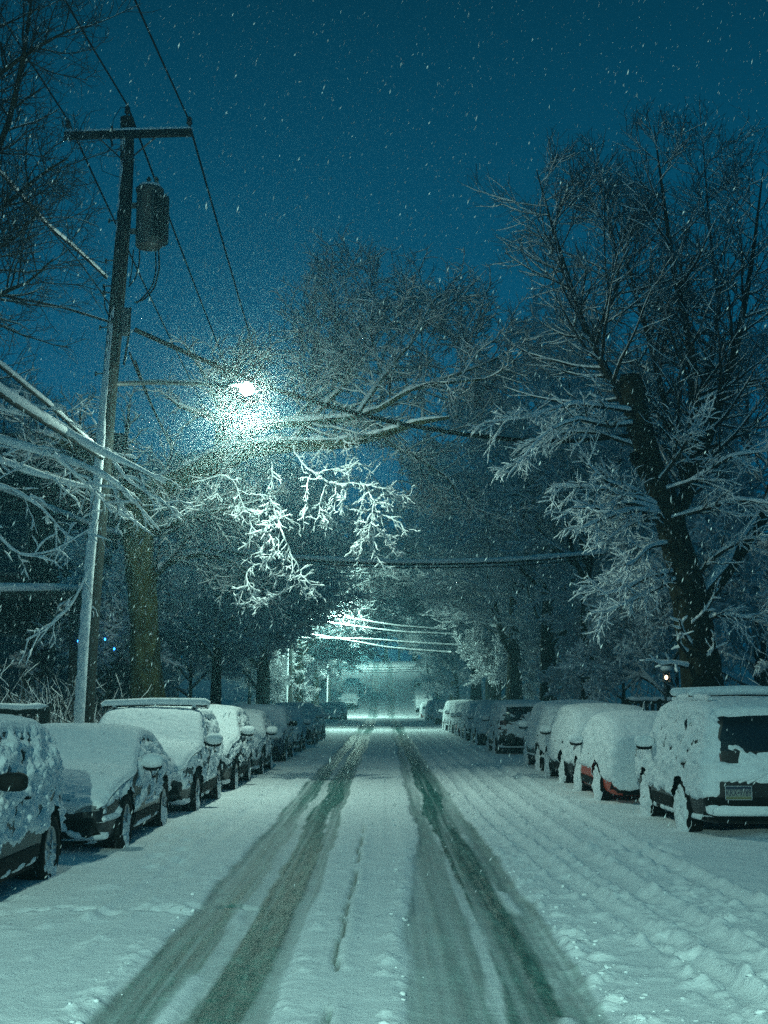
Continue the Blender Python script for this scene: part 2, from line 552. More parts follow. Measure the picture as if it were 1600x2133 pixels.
# ------------------------------------------------------------------ branching growth (vectorised)
class Tubes:
    def __init__(s): s.g = {}
    def add(s, Pt, Rd, sides=4):
        """Pt (m,n,3), Rd (m,n)"""
        Pt = np.asarray(Pt, float); Rd = np.asarray(Rd, float)
        if Pt.ndim == 2: Pt = Pt[None]; Rd = Rd[None]
        s.g.setdefault((Pt.shape[1], sides), []).append((Pt, Rd))
    def mesh(s, name):
        Vs, Fs, off = [], [], 0
        for (n, sd), lst in s.g.items():
            Pt = np.concatenate([a for a, _ in lst]); Rd = np.concatenate([b for _, b in lst])
            m = len(Pt)
            T = np.gradient(Pt, axis=1)
            T /= np.linalg.norm(T, axis=2, keepdims=True) + 1e-9
            T0 = Pt[:, -1] - Pt[:, 0]
            T0 /= np.linalg.norm(T0, axis=1, keepdims=True) + 1e-9
            ref = np.where((np.abs(T0[:, 2:3]) < 0.75), np.array([[0, 0, 1.0]]), np.array([[1.0, 0, 0]]))[:, None, :]
            u = np.cross(T, np.broadcast_to(ref, T.shape)); u /= np.linalg.norm(u, axis=2, keepdims=True) + 1e-9
            w = np.cross(T, u)
            a = np.arange(sd) * 2 * math.pi / sd
            V = Pt[:, :, None] + Rd[:, :, None, None] * (np.cos(a)[None, None, :, None] * u[:, :, None] + np.sin(a)[None, None, :, None] * w[:, :, None])
            if sd >= 12:
                dv = V - Pt[:, :, None]
                V = Pt[:, :, None] + dv * (1 + .09 * fbm(V * [4.5, 4.5, 1.3], 5, 4, .7))[..., None]
            F = grid_faces(n, sd, True)[None] + (np.arange(m) * n * sd)[:, None, None]
            # closed tip
            Vs.append(V.reshape(-1, 3)); Fs.append(F.reshape(-1, 4) + off)
            off += m * n * sd
        return np_mesh(name, np.concatenate(Vs), np.concatenate(Fs))

def unit(v):
    return v / (np.linalg.norm(v, axis=-1, keepdims=True) + 1e-9)

def sprout(Pt, Rd, k, t0, t1, ang, len_abs, n, jit, trop, rs, rfac=0.55, rtip=0.004, lenfall=0.5, up=0.0, flat=0.0):
    """k children for each parent polyline; returns points (m*k,n,3) and radii"""
    m, np_, _ = Pt.shape
    t = t0 + (t1 - t0) * (np.arange(k)[None] + rs.rand(m, k)) / k
    f = t * (np_ - 1)
    i = np.clip(f.astype(int), 0, np_ - 2)
    fr = (f - i)[..., None]
    ar = np.arange(m)[:, None]
    st = Pt[ar, i] * (1 - fr) + Pt[ar, i + 1] * fr
    tg = unit(Pt[ar, i + 1] - Pt[ar, i])
    rp = Rd[ar, i] * (1 - fr[..., 0]) + Rd[ar, i + 1] * fr[..., 0]
    rnd = rs.normal(size=(m, k, 3))
    rnd[..., 2] = rnd[..., 2] * (1 - flat) + up
    perp = unit(rnd - tg * np.sum(rnd * tg, -1, keepdims=True))
    a = R(ang) * (0.7 + 0.6 * rs.rand(m, k, 1))
    d = unit(tg * np.cos(a) + perp * np.sin(a))
    L = len_abs * (1 - lenfall * t) * (0.55 + 0.8 * rs.rand(m, k))
    if isinstance(rp, np.ndarray): r0 = np.minimum(rp * 0.9, np.maximum(rp * rfac, rtip * 1.3))
    d = d.reshape(-1, 3); st = st.reshape(-1, 3); L = L.reshape(-1); r0 = r0.reshape(-1)
    pts = [st]
    step = (L / (n - 1))[:, None]
    for q in range(n - 1):
        d = unit(d + jit * rs.normal(size=d.shape) + np.array([0, 0, trop]))
        st = st + d * step
        pts.append(st)
    Pn = np.stack(pts, 1)
    tt = np.linspace(0, 1, n)[None]
    Rn = r0[:, None] * (1 - tt) + rtip * tt
    return Pn, Rn

def snow_on(Pt, Rd, tub, rs, amt=0.02, fac=0.7, sides=4, lump=0.35, prob=1.0):
    """snow piled on the upper side of branches"""
    if prob < 1.0:
        kmask = rs.rand(len(Pt)) < prob
        Pt = Pt[kmask]; Rd = Rd[kmask]
        if len(Pt) == 0: return
    T = unit(np.gradient(Pt, axis=1))
    hz = 0.35 + 0.65 * np.sqrt(np.clip(1 - T[..., 2] ** 2, 0, 1))
    r = (Rd * fac + amt) * hz * (1 + lump * (rs.rand(*Rd.shape) * 2 - 1))
    r[:, -1] *= 0.55
    Q = Pt.copy()
    Q[..., 2] += Rd * 0.75 + r * 0.35
    tub.add(Q, r, sides)

def polyR(pts, radii, n):
    """resample a traced polyline smoothly to n points"""
    pts = np.array(pts, float); radii = np.array(radii, float)
    s = np.concatenate([[0], np.cumsum(np.linalg.norm(np.diff(pts, axis=0), axis=1))])
    t = np.linspace(0, s[-1], n)
    # catmull-like smoothing through dense interp + blur
    dn = np.linspace(0, s[-1], n * 8)
    D = np.stack([np.interp(dn, s, pts[:, k]) for k in range(3)], 1)
    k = max(3, n * 8 // (2 * len(pts)) | 1)
    pad = np.pad(D, ((k, k), (0, 0)), mode='edge')
    ker = np.hanning(2 * k + 1); ker /= ker.sum()
    S = np.stack([np.convolve(pad[:, c], ker, 'valid') for c in range(3)], 1)
    S[0] = pts[0]; S[-1] = pts[-1]
    O = np.stack([np.interp(t, dn, S[:, c]) for c in range(3)], 1)
    Rr = np.interp(t, s, radii)
    return O, Rr

def finish_tree(name, base, tr, tw, sn, mt, mw, label, cat='tree', group=None, msn=None, rz=0.0):
    root = empty(name, base, rz)
    tag(root, label, cat, group)
    link_mesh('trunk', tr.mesh('trunk'), mt, root)
    link_mesh('crown', tw.mesh('crown'), mw, root)
    if sn is not None: link_mesh('branch_snow', sn.mesh('branch_snow'), msn or M['twig_snow'], root)
    return root

def street_tree(seed, H=14.0, trunk_h=3.0, r0=0.28, spread=6.5, kids=(7, 7, 8, 7, 3), snow=0.018, lean=(0, 0), up=0.10):
    rs = np.random.RandomState(seed)
    tr, tw, sn = Tubes(), Tubes(), Tubes()
    tp, trr = polyR([(0, 0, -0.3), (lean[0] * .2, lean[1] * .2, trunk_h * .5), (lean[0] * .5, lean[1] * .5, trunk_h), (lean[0], lean[1], trunk_h * 1.9), (lean[0] * 1.5, lean[1] * 1.5, H * 0.62)], [r0 * 1.3, r0, r0 * .85, r0 * .55, r0 * .2], 14)
    tr.add(tp, trr, 12)
    TP, TR = tp[None], trr[None]
    a, ar = sprout(TP, TR, kids[0], 0.42, 0.98, 48, H * 0.52, 9, 0.10, up, rs, 0.62, 0.03, 0.35)
    tr.add(a, ar, 8); snow_on(a, ar, sn, rs, 0.02, 0.75, 6)
    b, br = sprout(a, ar, kids[1], 0.22, 1.0, 42, H * 0.26, 7, 0.13, up * .7, rs, 0.55, 0.014, 0.4)
    tw.add(b, br, 5); snow_on(b, br, sn, rs, snow, 0.8, 4)
    c, cr = sprout(b, br, kids[2], 0.15, 1.0, 42, H * 0.125, 6, 0.16, up * .5, rs, 0.55, 0.008, 0.45)
    tw.add(c, cr, 4); snow_on(c, cr, sn, rs, snow * .8, 0.7, 3)
    d, dr = sprout(c, cr, kids[3], 0.1, 1.0, 45, H * 0.055, 5, 0.20, up * .3, rs, 0.6, 0.005, 0.4)
    tw.add(d, dr, 3); snow_on(d, dr, sn, rs, snow * .7, 0.6, 3, prob=0.8)
    if kids[4]:
        e_, er_ = sprout(d, dr, kids[4], 0.1, 1.0, 45, H * 0.028, 4, 0.22, 0, rs, 0.7, 0.004, 0.3)
        tw.add(e_, er_, 3); snow_on(e_, er_, sn, rs, snow * .6, 0.5, 3, prob=0.45)
    return tr, tw, sn

def conifer_like(seed, H=15.0, r0=0.26, kids=(34, 9, 7, 3), snow=0.018):
    """tree with one leader and rising side branches, feathery twigs"""
    rs = np.random.RandomState(seed)
    tr, tw, sn = Tubes(), Tubes(), Tubes()
    tp, trr = polyR([(0, 0, -0.3), (0.1, 0, H * .3), (-0.1, 0.1, H * .65), (0, 0, H)], [r0 * 1.2, r0 * .8, r0 * .4, 0.02], 18)
    tr.add(tp, trr, 10)
    a, ar = sprout(tp[None], trr[None], kids[0], 0.14, 0.97, 62, H * 0.36, 8, 0.08, 0.06, rs, 0.45, 0.012, 0.78)
    tw.add(a, ar, 5); snow_on(a, ar, sn, rs, snow, 0.8, 4)
    b, br = sprout(a, ar, kids[1], 0.12, 1.0, 42, H * 0.11, 6, 0.12, 0.03, rs, 0.55, 0.007, 0.5, flat=0.5)
    tw.add(b, br, 4); snow_on(b, br, sn, rs, snow * .85, 0.7, 3)
    c, cr = sprout(b, br, kids[2], 0.1, 1.0, 42, H * 0.042, 5, 0.16, 0.02, rs, 0.6, 0.005, 0.4)
    tw.add(c, cr, 3); snow_on(c, cr, sn, rs, snow * .7, 0.6, 3, prob=0.8)
    d, dr = sprout(c, cr, kids[3], 0.1, 1.0, 45, H * 0.02, 4, 0.2, 0.02, rs, 0.7, 0.004, 0.3)
    tw.add(d, dr, 3)
    return tr, tw, sn

# ---- the big tree on the right, traced
def right_big_tree():
    rs = np.random.RandomState(21)
    tr, tw, sn = Tubes(), Tubes(), Tubes()
    D = 25.8
    K = D / F_PX
    base = P(1470, 1457, D); base[2] = 0.2
    def tra(pp, ws, n, d0=D, d1=None):
        d1 = d0 if d1 is None else d1
        m_ = len(pp)
        pts = [P(x, y, d0 + (d1 - d0) * i / (m_ - 1)) - base for i, (x, y) in enumerate(pp)]
        return polyR(pts, [w * K / 2 for w in ws], n)
    a, ar = tra([(1475, 1640), (1469, 1500), (1462, 1420), (1450, 1340), (1440, 1260), (1418, 1160), (1398, 1090), (1368, 1000), (1342, 925), (1326, 860), (1313, 795), (1311, 782)], [104, 90, 80, 76, 74, 64, 60, 52, 48, 50, 46, 40], 90)
    # knobbly bark outline
    ar = ar * (1 + 0.07 * vnoise(np.stack([np.arange(90) * .3, np.zeros(90), np.zeros(90)], 1), 3))
    tr.add(a, ar, 30)
    cap = np.stack([a[-1], a[-1] + [0, 0, 0.03]]); tr.add(cap, [ar[-1] * .95, 0.01], 11)
    b, br = tra([(1462, 1252), (1500, 1205), (1545, 1140), (1590, 1075), (1640, 980)], [34, 36, 34, 30, 24], 9, D, D + 1.5)
    tr.add(b, br, 10); snow_on(b[None], br[None], sn, rs, 0.02, .8, 8)
    s1, s1r = tra([(1350, 1000), (1332, 965), (1322, 950)], [26, 26, 24], 4, D - .2, D - .6)   # sawn stub
    tr.add(s1, s1r, 10)
    leaders = [
        ([(1400, 1090), (1448, 1000), (1447, 860), (1440, 720), (1402, 560), (1386, 440), (1362, 262)], [34, 30, 24, 19, 13, 8, 2], D, D + 1.0),
        ([(1336, 900), (1292, 825), (1240, 730), (1210, 660), (1178, 560), (1150, 470), (1118, 355)], [22, 19, 15, 12, 9, 6, 2], D, D + 1.0),
        ([(1228, 712), (1262, 660), (1290, 590), (1280, 500), (1240, 350)], [11, 9, 8, 5, 2], D + .3, D + 1.5),
        ([(1412, 1075), (1480, 900), (1535, 720), (1565, 560), (1590, 352)], [28, 22, 17, 10, 3], D, D + 1.5),
        ([(1447, 860), (1480, 760), (1500, 640), (1478, 480), (1465, 300)], [17, 13, 10, 6, 2], D + .5, D + 2.5),
        ([(1448, 1000), (1395, 880), (1350, 700), (1310, 560), (1268, 420)], [18, 14, 11, 6, 2], D, D + 2.0),
        ([(1590, 1075), (1640, 900), (1660, 700), (1650, 480)], [22, 18, 12, 4], D + 1.5, D + 3),
    ]
    for pp, ws, d0, d1 in leaders:
        a_, ar_ = tra(pp, ws, 16, d0, d1)
        tr.add(a_, ar_, 8)
        k = 34
        b_, br_ = sprout(a_[None], ar_[None], k, 0.06, 0.98, 58, 2.4, 8, 0.07, 0.075, rs, 0.5, 0.007, 0.62)
        tw.add(b_, br_, 4); snow_on(b_, br_, sn, rs, 0.014, 0.6, 4, prob=.95)
        c_, cr_ = sprout(b_, br_, 10, 0.10, 1.0, 42, 0.85, 6, 0.10, 0.05, rs, 0.6, 0.0048, 0.45)
        tw.add(c_, cr_, 3); snow_on(c_, cr_, sn, rs, 0.010, 0.5, 3, prob=0.8)
        d_, dr_ = sprout(c_, cr_, 5, 0.15, 1.0, 42, 0.34, 4, 0.12, 0.04, rs, 0.7, 0.0042, 0.35)
        tw.add(d_, dr_, 3)
    # snow-laden low sprays
    sprays = [
        ([(1390, 1070), (1320, 1020), (1262, 1005), (1225, 968)], 12, D, D - 1.5),
        ([(1385, 1060), (1330, 1040), (1262, 1018), (1150, 1012)], 12, D, D - 1.6),
        ([(1388, 1070), (1310, 1045), (1245, 1060), (1192, 1058)], 13, D, D - 2.2),
        ([(1388, 1075), (1320, 1062), (1262, 1078), (1210, 1102)], 14, D, D - 2.4),
        ([(1390, 1080), (1330, 1085), (1290, 1105), (1262, 1128)], 12, D, D - 1.5),
        ([(1405, 1130), (1350, 1140), (1318, 1175), (1302, 1178)], 12, D, D - 1.8),
        ([(1420, 1190), (1350, 1200), (1300, 1230), (1245, 1242)], 13, D, D - 2.0),
        ([(1425, 1200), (1370, 1225), (1320, 1250), (1252, 1280)], 12, D, D - 2.0),
        ([(1332, 880), (1268, 890), (1200, 870), (1130, 905), (1060, 992)], 14, D, D - 2.5),
        ([(1330, 860), (1270, 850), (1190, 840), (1100, 870), (1010, 880)], 12, D, D - 2.0),
        ([(1325, 930), (1240, 900), (1160, 900), (1080, 950)], 11, D, D - 1.0),
        ([(1375, 1000), (1420, 940), (1440, 900), (1470, 880)], 12, D - .3, D - 1.5),
        ([(1390, 1020), (1450, 1000), (1520, 950), (1600, 940)], 13, D - .3, D - 1.5),
        ([(1400, 1080), (1470, 1060), (1540, 1040), (1610, 1050)], 13, D - .3, D - 1.8),
        ([(1440, 1210), (1500, 1150), (1560, 1120), (1610, 1130)], 12, D, D - 1.5),
        ([(1450, 1300), (1500, 1280), (1560, 1290), (1620, 1270)], 12, D, D - 1.0),
    ]
    for pp, w, d0, d1 in sprays:
        a_, ar_ = tra(pp, [w * .7, w * .6, w * .45, w * .2, w * .2][:len(pp)], 10, d0, d1)
        tw.add(a_, ar_, 6); snow_on(a_[None], ar_[None], sn, rs, 0.03, 0.5, 7)
        b_, br_ = sprout(a_[None], ar_[None], 16, 0.15, 1.0, 38, 0.85, 6, 0.12, -0.03, rs, 0.5, 0.005, 0.35)
        tw.add(b_, br_, 4); snow_on(b_, br_, sn, rs, 0.0135, 0.6, 5)
        c_, cr_ = sprout(b_, br_, 8, 0.1, 1.0, 38, 0.32, 5, 0.15, -0.03, rs, 0.6, 0.004, 0.35)
        tw.add(c_, cr_, 3); snow_on(c_, cr_, sn, rs, 0.010, 0.6, 4)
    # little snowy shoots on the trunk
    for pp in ([(1440, 1345), (1422, 1315), (1415, 1290)], [(1430, 1360), (1412, 1338), (1420, 1320)], [(1442, 1300), (1470, 1275), (1490, 1240), (1492, 1215)], [(1475, 1370), (1490, 1350), (1487, 1320)], [(1432, 1390), (1400, 1382), (1370, 1385), (1352, 1366)]):
        a_, ar_ = tra(pp, [8, 6, 4, 3][:len(pp)], 6, D - .35, D - .7)
        tw.add(a_, ar_, 5); snow_on(a_[None], ar_[None], sn, rs, 0.035, 0.5, 7)
        b_, br_ = sprout(a_[None], ar_[None], 5, 0.2, 1.0, 45, 0.3, 4, 0.2, 0, rs, 0.5, 0.006, 0.3)
        tw.add(b_, br_, 4); snow_on(b_, br_, sn, rs, 0.026, 0.6, 5)
    root = finish_tree('street_tree', tuple(base), tr, tw, sn, M['bark'], M['twig'], 'tall leaning tree with thick dark topped trunk rising behind the boxy car on the right')
    return root
right_big_tree()

# ---- the tree on the left whose limb arches over the road, with the bright drooping branches
def left_big_tree():
    rs = np.random.RandomState(5)
    tr, tw, sn = Tubes(), Tubes(), Tubes()
    D = 30.0
    K = D / F_PX
    base = P(306, 1457, D); base[2] = 0.2
    def tra(pp, ws, n, d0=D, d1=None):
        d1 = d0 if d1 is None else d1
        m_ = len(pp)
        pts = [P(x, y, d0 + (d1 - d0) * i / (m_ - 1)) - base for i, (x, y) in enumerate(pp)]
        return polyR(pts, [w * K / 2 for w in ws], n)
    a, ar = tra([(310, 1600), (308, 1450), (303, 1380), (300, 1300), (293, 1200), (287, 1120), (284, 1070), (300, 1035), (345, 1012), (410, 985), (460, 955), (520, 935), (600, 928), (700, 926), (790, 908), (870, 880), (935, 870)],
                [78, 66, 60, 58, 56, 58, 62, 58, 50, 46, 46, 36, 28, 20, 15, 11, 6], 120, D, D - 3.0)
    ar = ar * (1 + 0.08 * vnoise(np.stack([np.arange(120) * .3, np.zeros(120), np.zeros(120)], 1), 3))
    tr.add(a, ar, 28)
    snow_on(a[None, 66:], ar[None, 66:] * .8, sn, rs, 0.02, .6, 8)
    limbs = [
        ([(462, 955), (464, 900), (466, 850), (463, 800)], [34, 30, 28, 22], D - 1.5, D - 1.5, 7),
        ([(470, 945), (510, 905), (560, 886), (640, 882), (740, 870), (800, 850), (850, 812), (920, 798), (1010, 790)], [30, 22, 16, 14, 12, 10, 8, 7, 4], D - 1.5, D - 2, 16),
        ([(283, 1070), (262, 1010), (215, 960), (150, 930), (60, 900)], [46, 38, 28, 20, 12], D, D - 1, 9),
        ([(290, 1130), (330, 1100), (400, 1075), (470, 1060)], [20, 17, 12, 5], D, D - 2, 8),
        ([(298, 1260), (330, 1180), (390, 1155), (460, 1160), (520, 1190)], [22, 18, 14, 9, 4], D, D + 2, 10),
        ([(600, 928), (660, 860), (740, 780), (800, 690)], [13, 11, 8, 3], D - 2, D, 9),
        ([(700, 926), (694, 800), (700, 680), (706, 565)], [9, 7, 5, 2], D - 1, D + 2, 10),
        ([(880, 880), (882, 770), (878, 690), (886, 610)], [8, 7, 4, 2], D - 1, D + 3, 10),
        ([(800, 850), (790, 760), (772, 680), (760, 590)], [9, 7, 5, 2], D, D + 3, 10),
        ([(950, 870), (962, 800), (960, 720), (975, 650)], [7, 5, 4, 2], D, D + 3, 9),
        ([(630, 930), (645, 830), (655, 730), (668, 650)], [8, 6, 4, 2], D, D + 2, 9),
        ([(900, 798), (980, 770), (1050, 740), (1090, 700)], [7, 5, 4, 2], D, D + 2, 9),
        ([(800, 920), (880, 960), (940, 1000), (960, 1060)], [7, 5, 4, 2], D, D + 2, 9),
        ([(740, 870), (800, 780), (870, 700), (900, 620)], [10, 8, 6, 2], D - 2, D + 1, 9),
    ]
    for pp, ws, d0, d1, n in limbs:
        a_, ar_ = tra(pp, ws, n, d0, d1)
        tr.add(a_, ar_, 9); snow_on(a_[None], ar_[None], sn, rs, 0.015, .8, 6)
        b_, br_ = sprout(a_[None], ar_[None], 14, 0.15, 1.0, 50, 2.1, 7, 0.12, 0.04, rs, 0.45, 0.010, 0.45)
        tw.add(b_, br_, 4); snow_on(b_, br_, sn, rs, 0.013, 0.8, 4)
        c_, cr_ = sprout(b_, br_, 9, 0.15, 1.0, 45, 0.80, 5, 0.15, 0.02, rs, 0.55, 0.006, 0.4)
        tw.add(c_, cr_, 3); snow_on(c_, cr_, sn, rs, 0.012, 0.7, 3)
        d_, dr_ = sprout(c_, cr_, 6, 0.1, 1.0, 45, 0.34, 4, 0.18, 0.0, rs, 0.6, 0.005, 0.3)
        tw.add(d_, dr_, 3); snow_on(d_, dr_, sn, rs, 0.010, 0.6, 3, prob=.6)
    # drooping, bright, thickly snowed branches (traced from the photograph, enlarged 1/0.375)
    def z(pp): return [(400 + x * .375, 700 + y * .375) for x, y in pp]
    HB = [
        ([(560, 600), (575, 660), (620, 715), (690, 770), (760, 815), (830, 825), (900, 820), (1000, 835), (1130, 860)], 26, 8, 26.2),
        ([(690, 770), (740, 745), (820, 755), (880, 735), (910, 700), (950, 720), (1010, 770)], 16, 8, 26.0),
        ([(660, 770), (640, 810), (640, 870), (645, 900), (625, 960), (620, 1020)], 9, 5, 25.8),
        ([(745, 830), (715, 900), (710, 950), (710, 985), (680, 1040)], 9, 6, 25.8),
        ([(710, 985), (750, 1015), (760, 1045)], 7, 5, 25.8),
        ([(795, 830), (800, 880), (790, 950), (770, 990), (765, 1060)], 11, 6, 25.6),
        ([(825, 830), (860, 880), (840, 930), (825, 970)], 9, 6, 25.6),
        ([(935, 810), (960, 850), (960, 890), (945, 930)], 9, 6, 25.6),
        ([(960, 830), (985, 870), (1010, 920), (1003, 970), (1010, 1020), (1010, 1110), (1008, 1200), (1050, 1260), (1070, 1310)], 15, 7, 25.3),
        ([(1005, 960), (965, 975), (930, 1000), (915, 1060)], 11, 6, 25.2),
        ([(1005, 980), (975, 1030), (960, 1090), (940, 1150), (932, 1220)], 12, 7, 25.1),
        ([(945, 1140), (915, 1150), (892, 1190)], 8, 5, 25.1),
        ([(1005, 970), (1050, 990), (1090, 1010), (1150, 1035), (1205, 1080)], 12, 6, 25.2),
        ([(1010, 1040), (1050, 1085), (1100, 1140), (1160, 1200)], 9, 5, 25.2),
        ([(1008, 1120), (1060, 1110), (1095, 1150), (1100, 1185)], 8, 5, 25.2),
        ([(1003, 970), (1020, 940), (1055, 925), (1080, 935)], 8, 5, 25.2),
        ([(1005, 990), (990, 1060), (975, 1140)], 9, 5, 25.0),
        ([(0, 815), (80, 800), (170, 770), (220, 790), (250, 850), (300, 880), (400, 888), (430, 900), (462, 960), (500, 1000), (560, 1030), (603, 1055)], 15, 9, 27.0),
        ([(385, 1035), (430, 1030), (470, 1035), (505, 1000)], 14, 10, 25.5),
        ([(455, 960), (480, 1040), (510, 1120), (545, 1200), (562, 1270), (545, 1350), (512, 1420), (430, 1460), (380, 1500), (350, 1528)], 15, 9, 25.3),
        ([(480, 1045), (430, 1100), (400, 1150), (385, 1230), (402, 1255)], 12, 8, 25.1),
        ([(430, 1100), (460, 1170), (440, 1210), (490, 1200), (507, 1245)], 11, 7, 25.0),
        ([(440, 1205), (430, 1240), (395, 1262)], 9, 8, 25.0),
        ([(480, 1045), (410, 1060), (385, 1110)], 9, 6, 25.2),
        ([(565, 1305), (590, 1360), (620, 1420), (655, 1478)], 11, 7, 25.3),
        ([(575, 1320), (610, 1300), (600, 1330), (650, 1370), (705, 1448)], 7, 5, 25.4),
        ([(512, 1420), (470, 1440), (400, 1470), (360, 1500), (330, 1512)], 8, 5, 25.2),
        ([(170, 775), (140, 850), (130, 900)], 9, 5, 27.0),
        ([(60, 805), (40, 850), (35, 920)], 9, 6, 27.2),
        ([(250, 850), (275, 920), (300, 960), (350, 985), (380, 1000)], 10, 6, 26.5),
        ([(275, 920), (240, 960), (215, 1000), (280, 1000)], 9, 6, 26.5),
        ([(320, 990), (330, 1060), (320, 1160)], 9, 5, 26.3),
        ([(402, 1260), (330, 1285), (300, 1330), (310, 1390), (255, 1430), (262, 1500)], 10, 6, 25.8),
        ([(310, 1380), (350, 1410), (330, 1470), (300, 1490)], 8, 6, 25.9),
        ([(440, 870), (425, 940), (400, 985)], 10, 8, 26.0),
        ([(440, 700), (445, 780), (440, 870)], 10, 9, 26.3),
        ([(400, 1250), (450, 1330), (530, 1340)], 8, 6, 25.8),
        ([(840, 560), (850, 610), (870, 670)], 9, 6, 26.5),
        ([(910, 700), (880, 760), (850, 800)], 10, 7, 26),
        ([(740, 595), (700, 650), (660, 700)], 9, 5, 26.6),
        ([(1000, 835), (1060, 850), (1150, 890), (1220, 885)], 8, 4, 26.0),
    ]
    rs2 = np.random.RandomState(77)
    for pp, w0, w1, d in HB:
        m_ = len(pp)
        zz = z(pp)
        dd = d + 0.25 * np.cumsum(rs2.normal(0, .5, m_))
        pts = [P(x, y, dd[i]) - base for i, (x, y) in enumerate(zz)]
        n = max(8, m_ * 3)
        a_, ar_ = polyR(pts, np.linspace(w0, w1, m_) * .375 * d / F_PX / 2 * 0.36, n)
        a_[1:-1] += rs2.normal(0, 0.010, (n - 2, 3))
        tw.add(a_, ar_, 5)
        rsn = np.linspace(w0, w1, n) * .375 * d / F_PX / 2 * 0.64 * (1 + .28 * rs2.normal(size=n))
        q = a_.copy(); q[:, 2] += 0.012
        rsn = np.clip(rsn, .012, 1); rsn[-1] *= .4; rsn[0] *= .5
        sn.add(q, rsn, 7)
        b_, br_ = sprout(a_[None], ar_[None], max(6, m_ + 6), 0.1, 1.0, 50, 0.27, 4, 0.22, -0.05, rs2, 0.6, 0.005, 0.2)
        tw.add(b_, br_, 4); snow_on(b_, br_, sn, rs2, 0.010, 0.8, 5, 0.5)
        c_, cr_ = sprout(b_, br_, 2, 0.3, 1.0, 50, 0.12, 3, 0.22, -0.05, rs2, 0.6, 0.005, 0.2)
        tw.add(c_, cr_, 3); snow_on(c_, cr_, sn, rs2, 0.012, 0.8, 4, 0.5)
    return finish_tree('street_tree', tuple(base), tr, tw, sn, M['bark_moss'], M['twig'], 'mossy old tree whose limb arches over the road behind the lit street lamp')
left_big_tree()

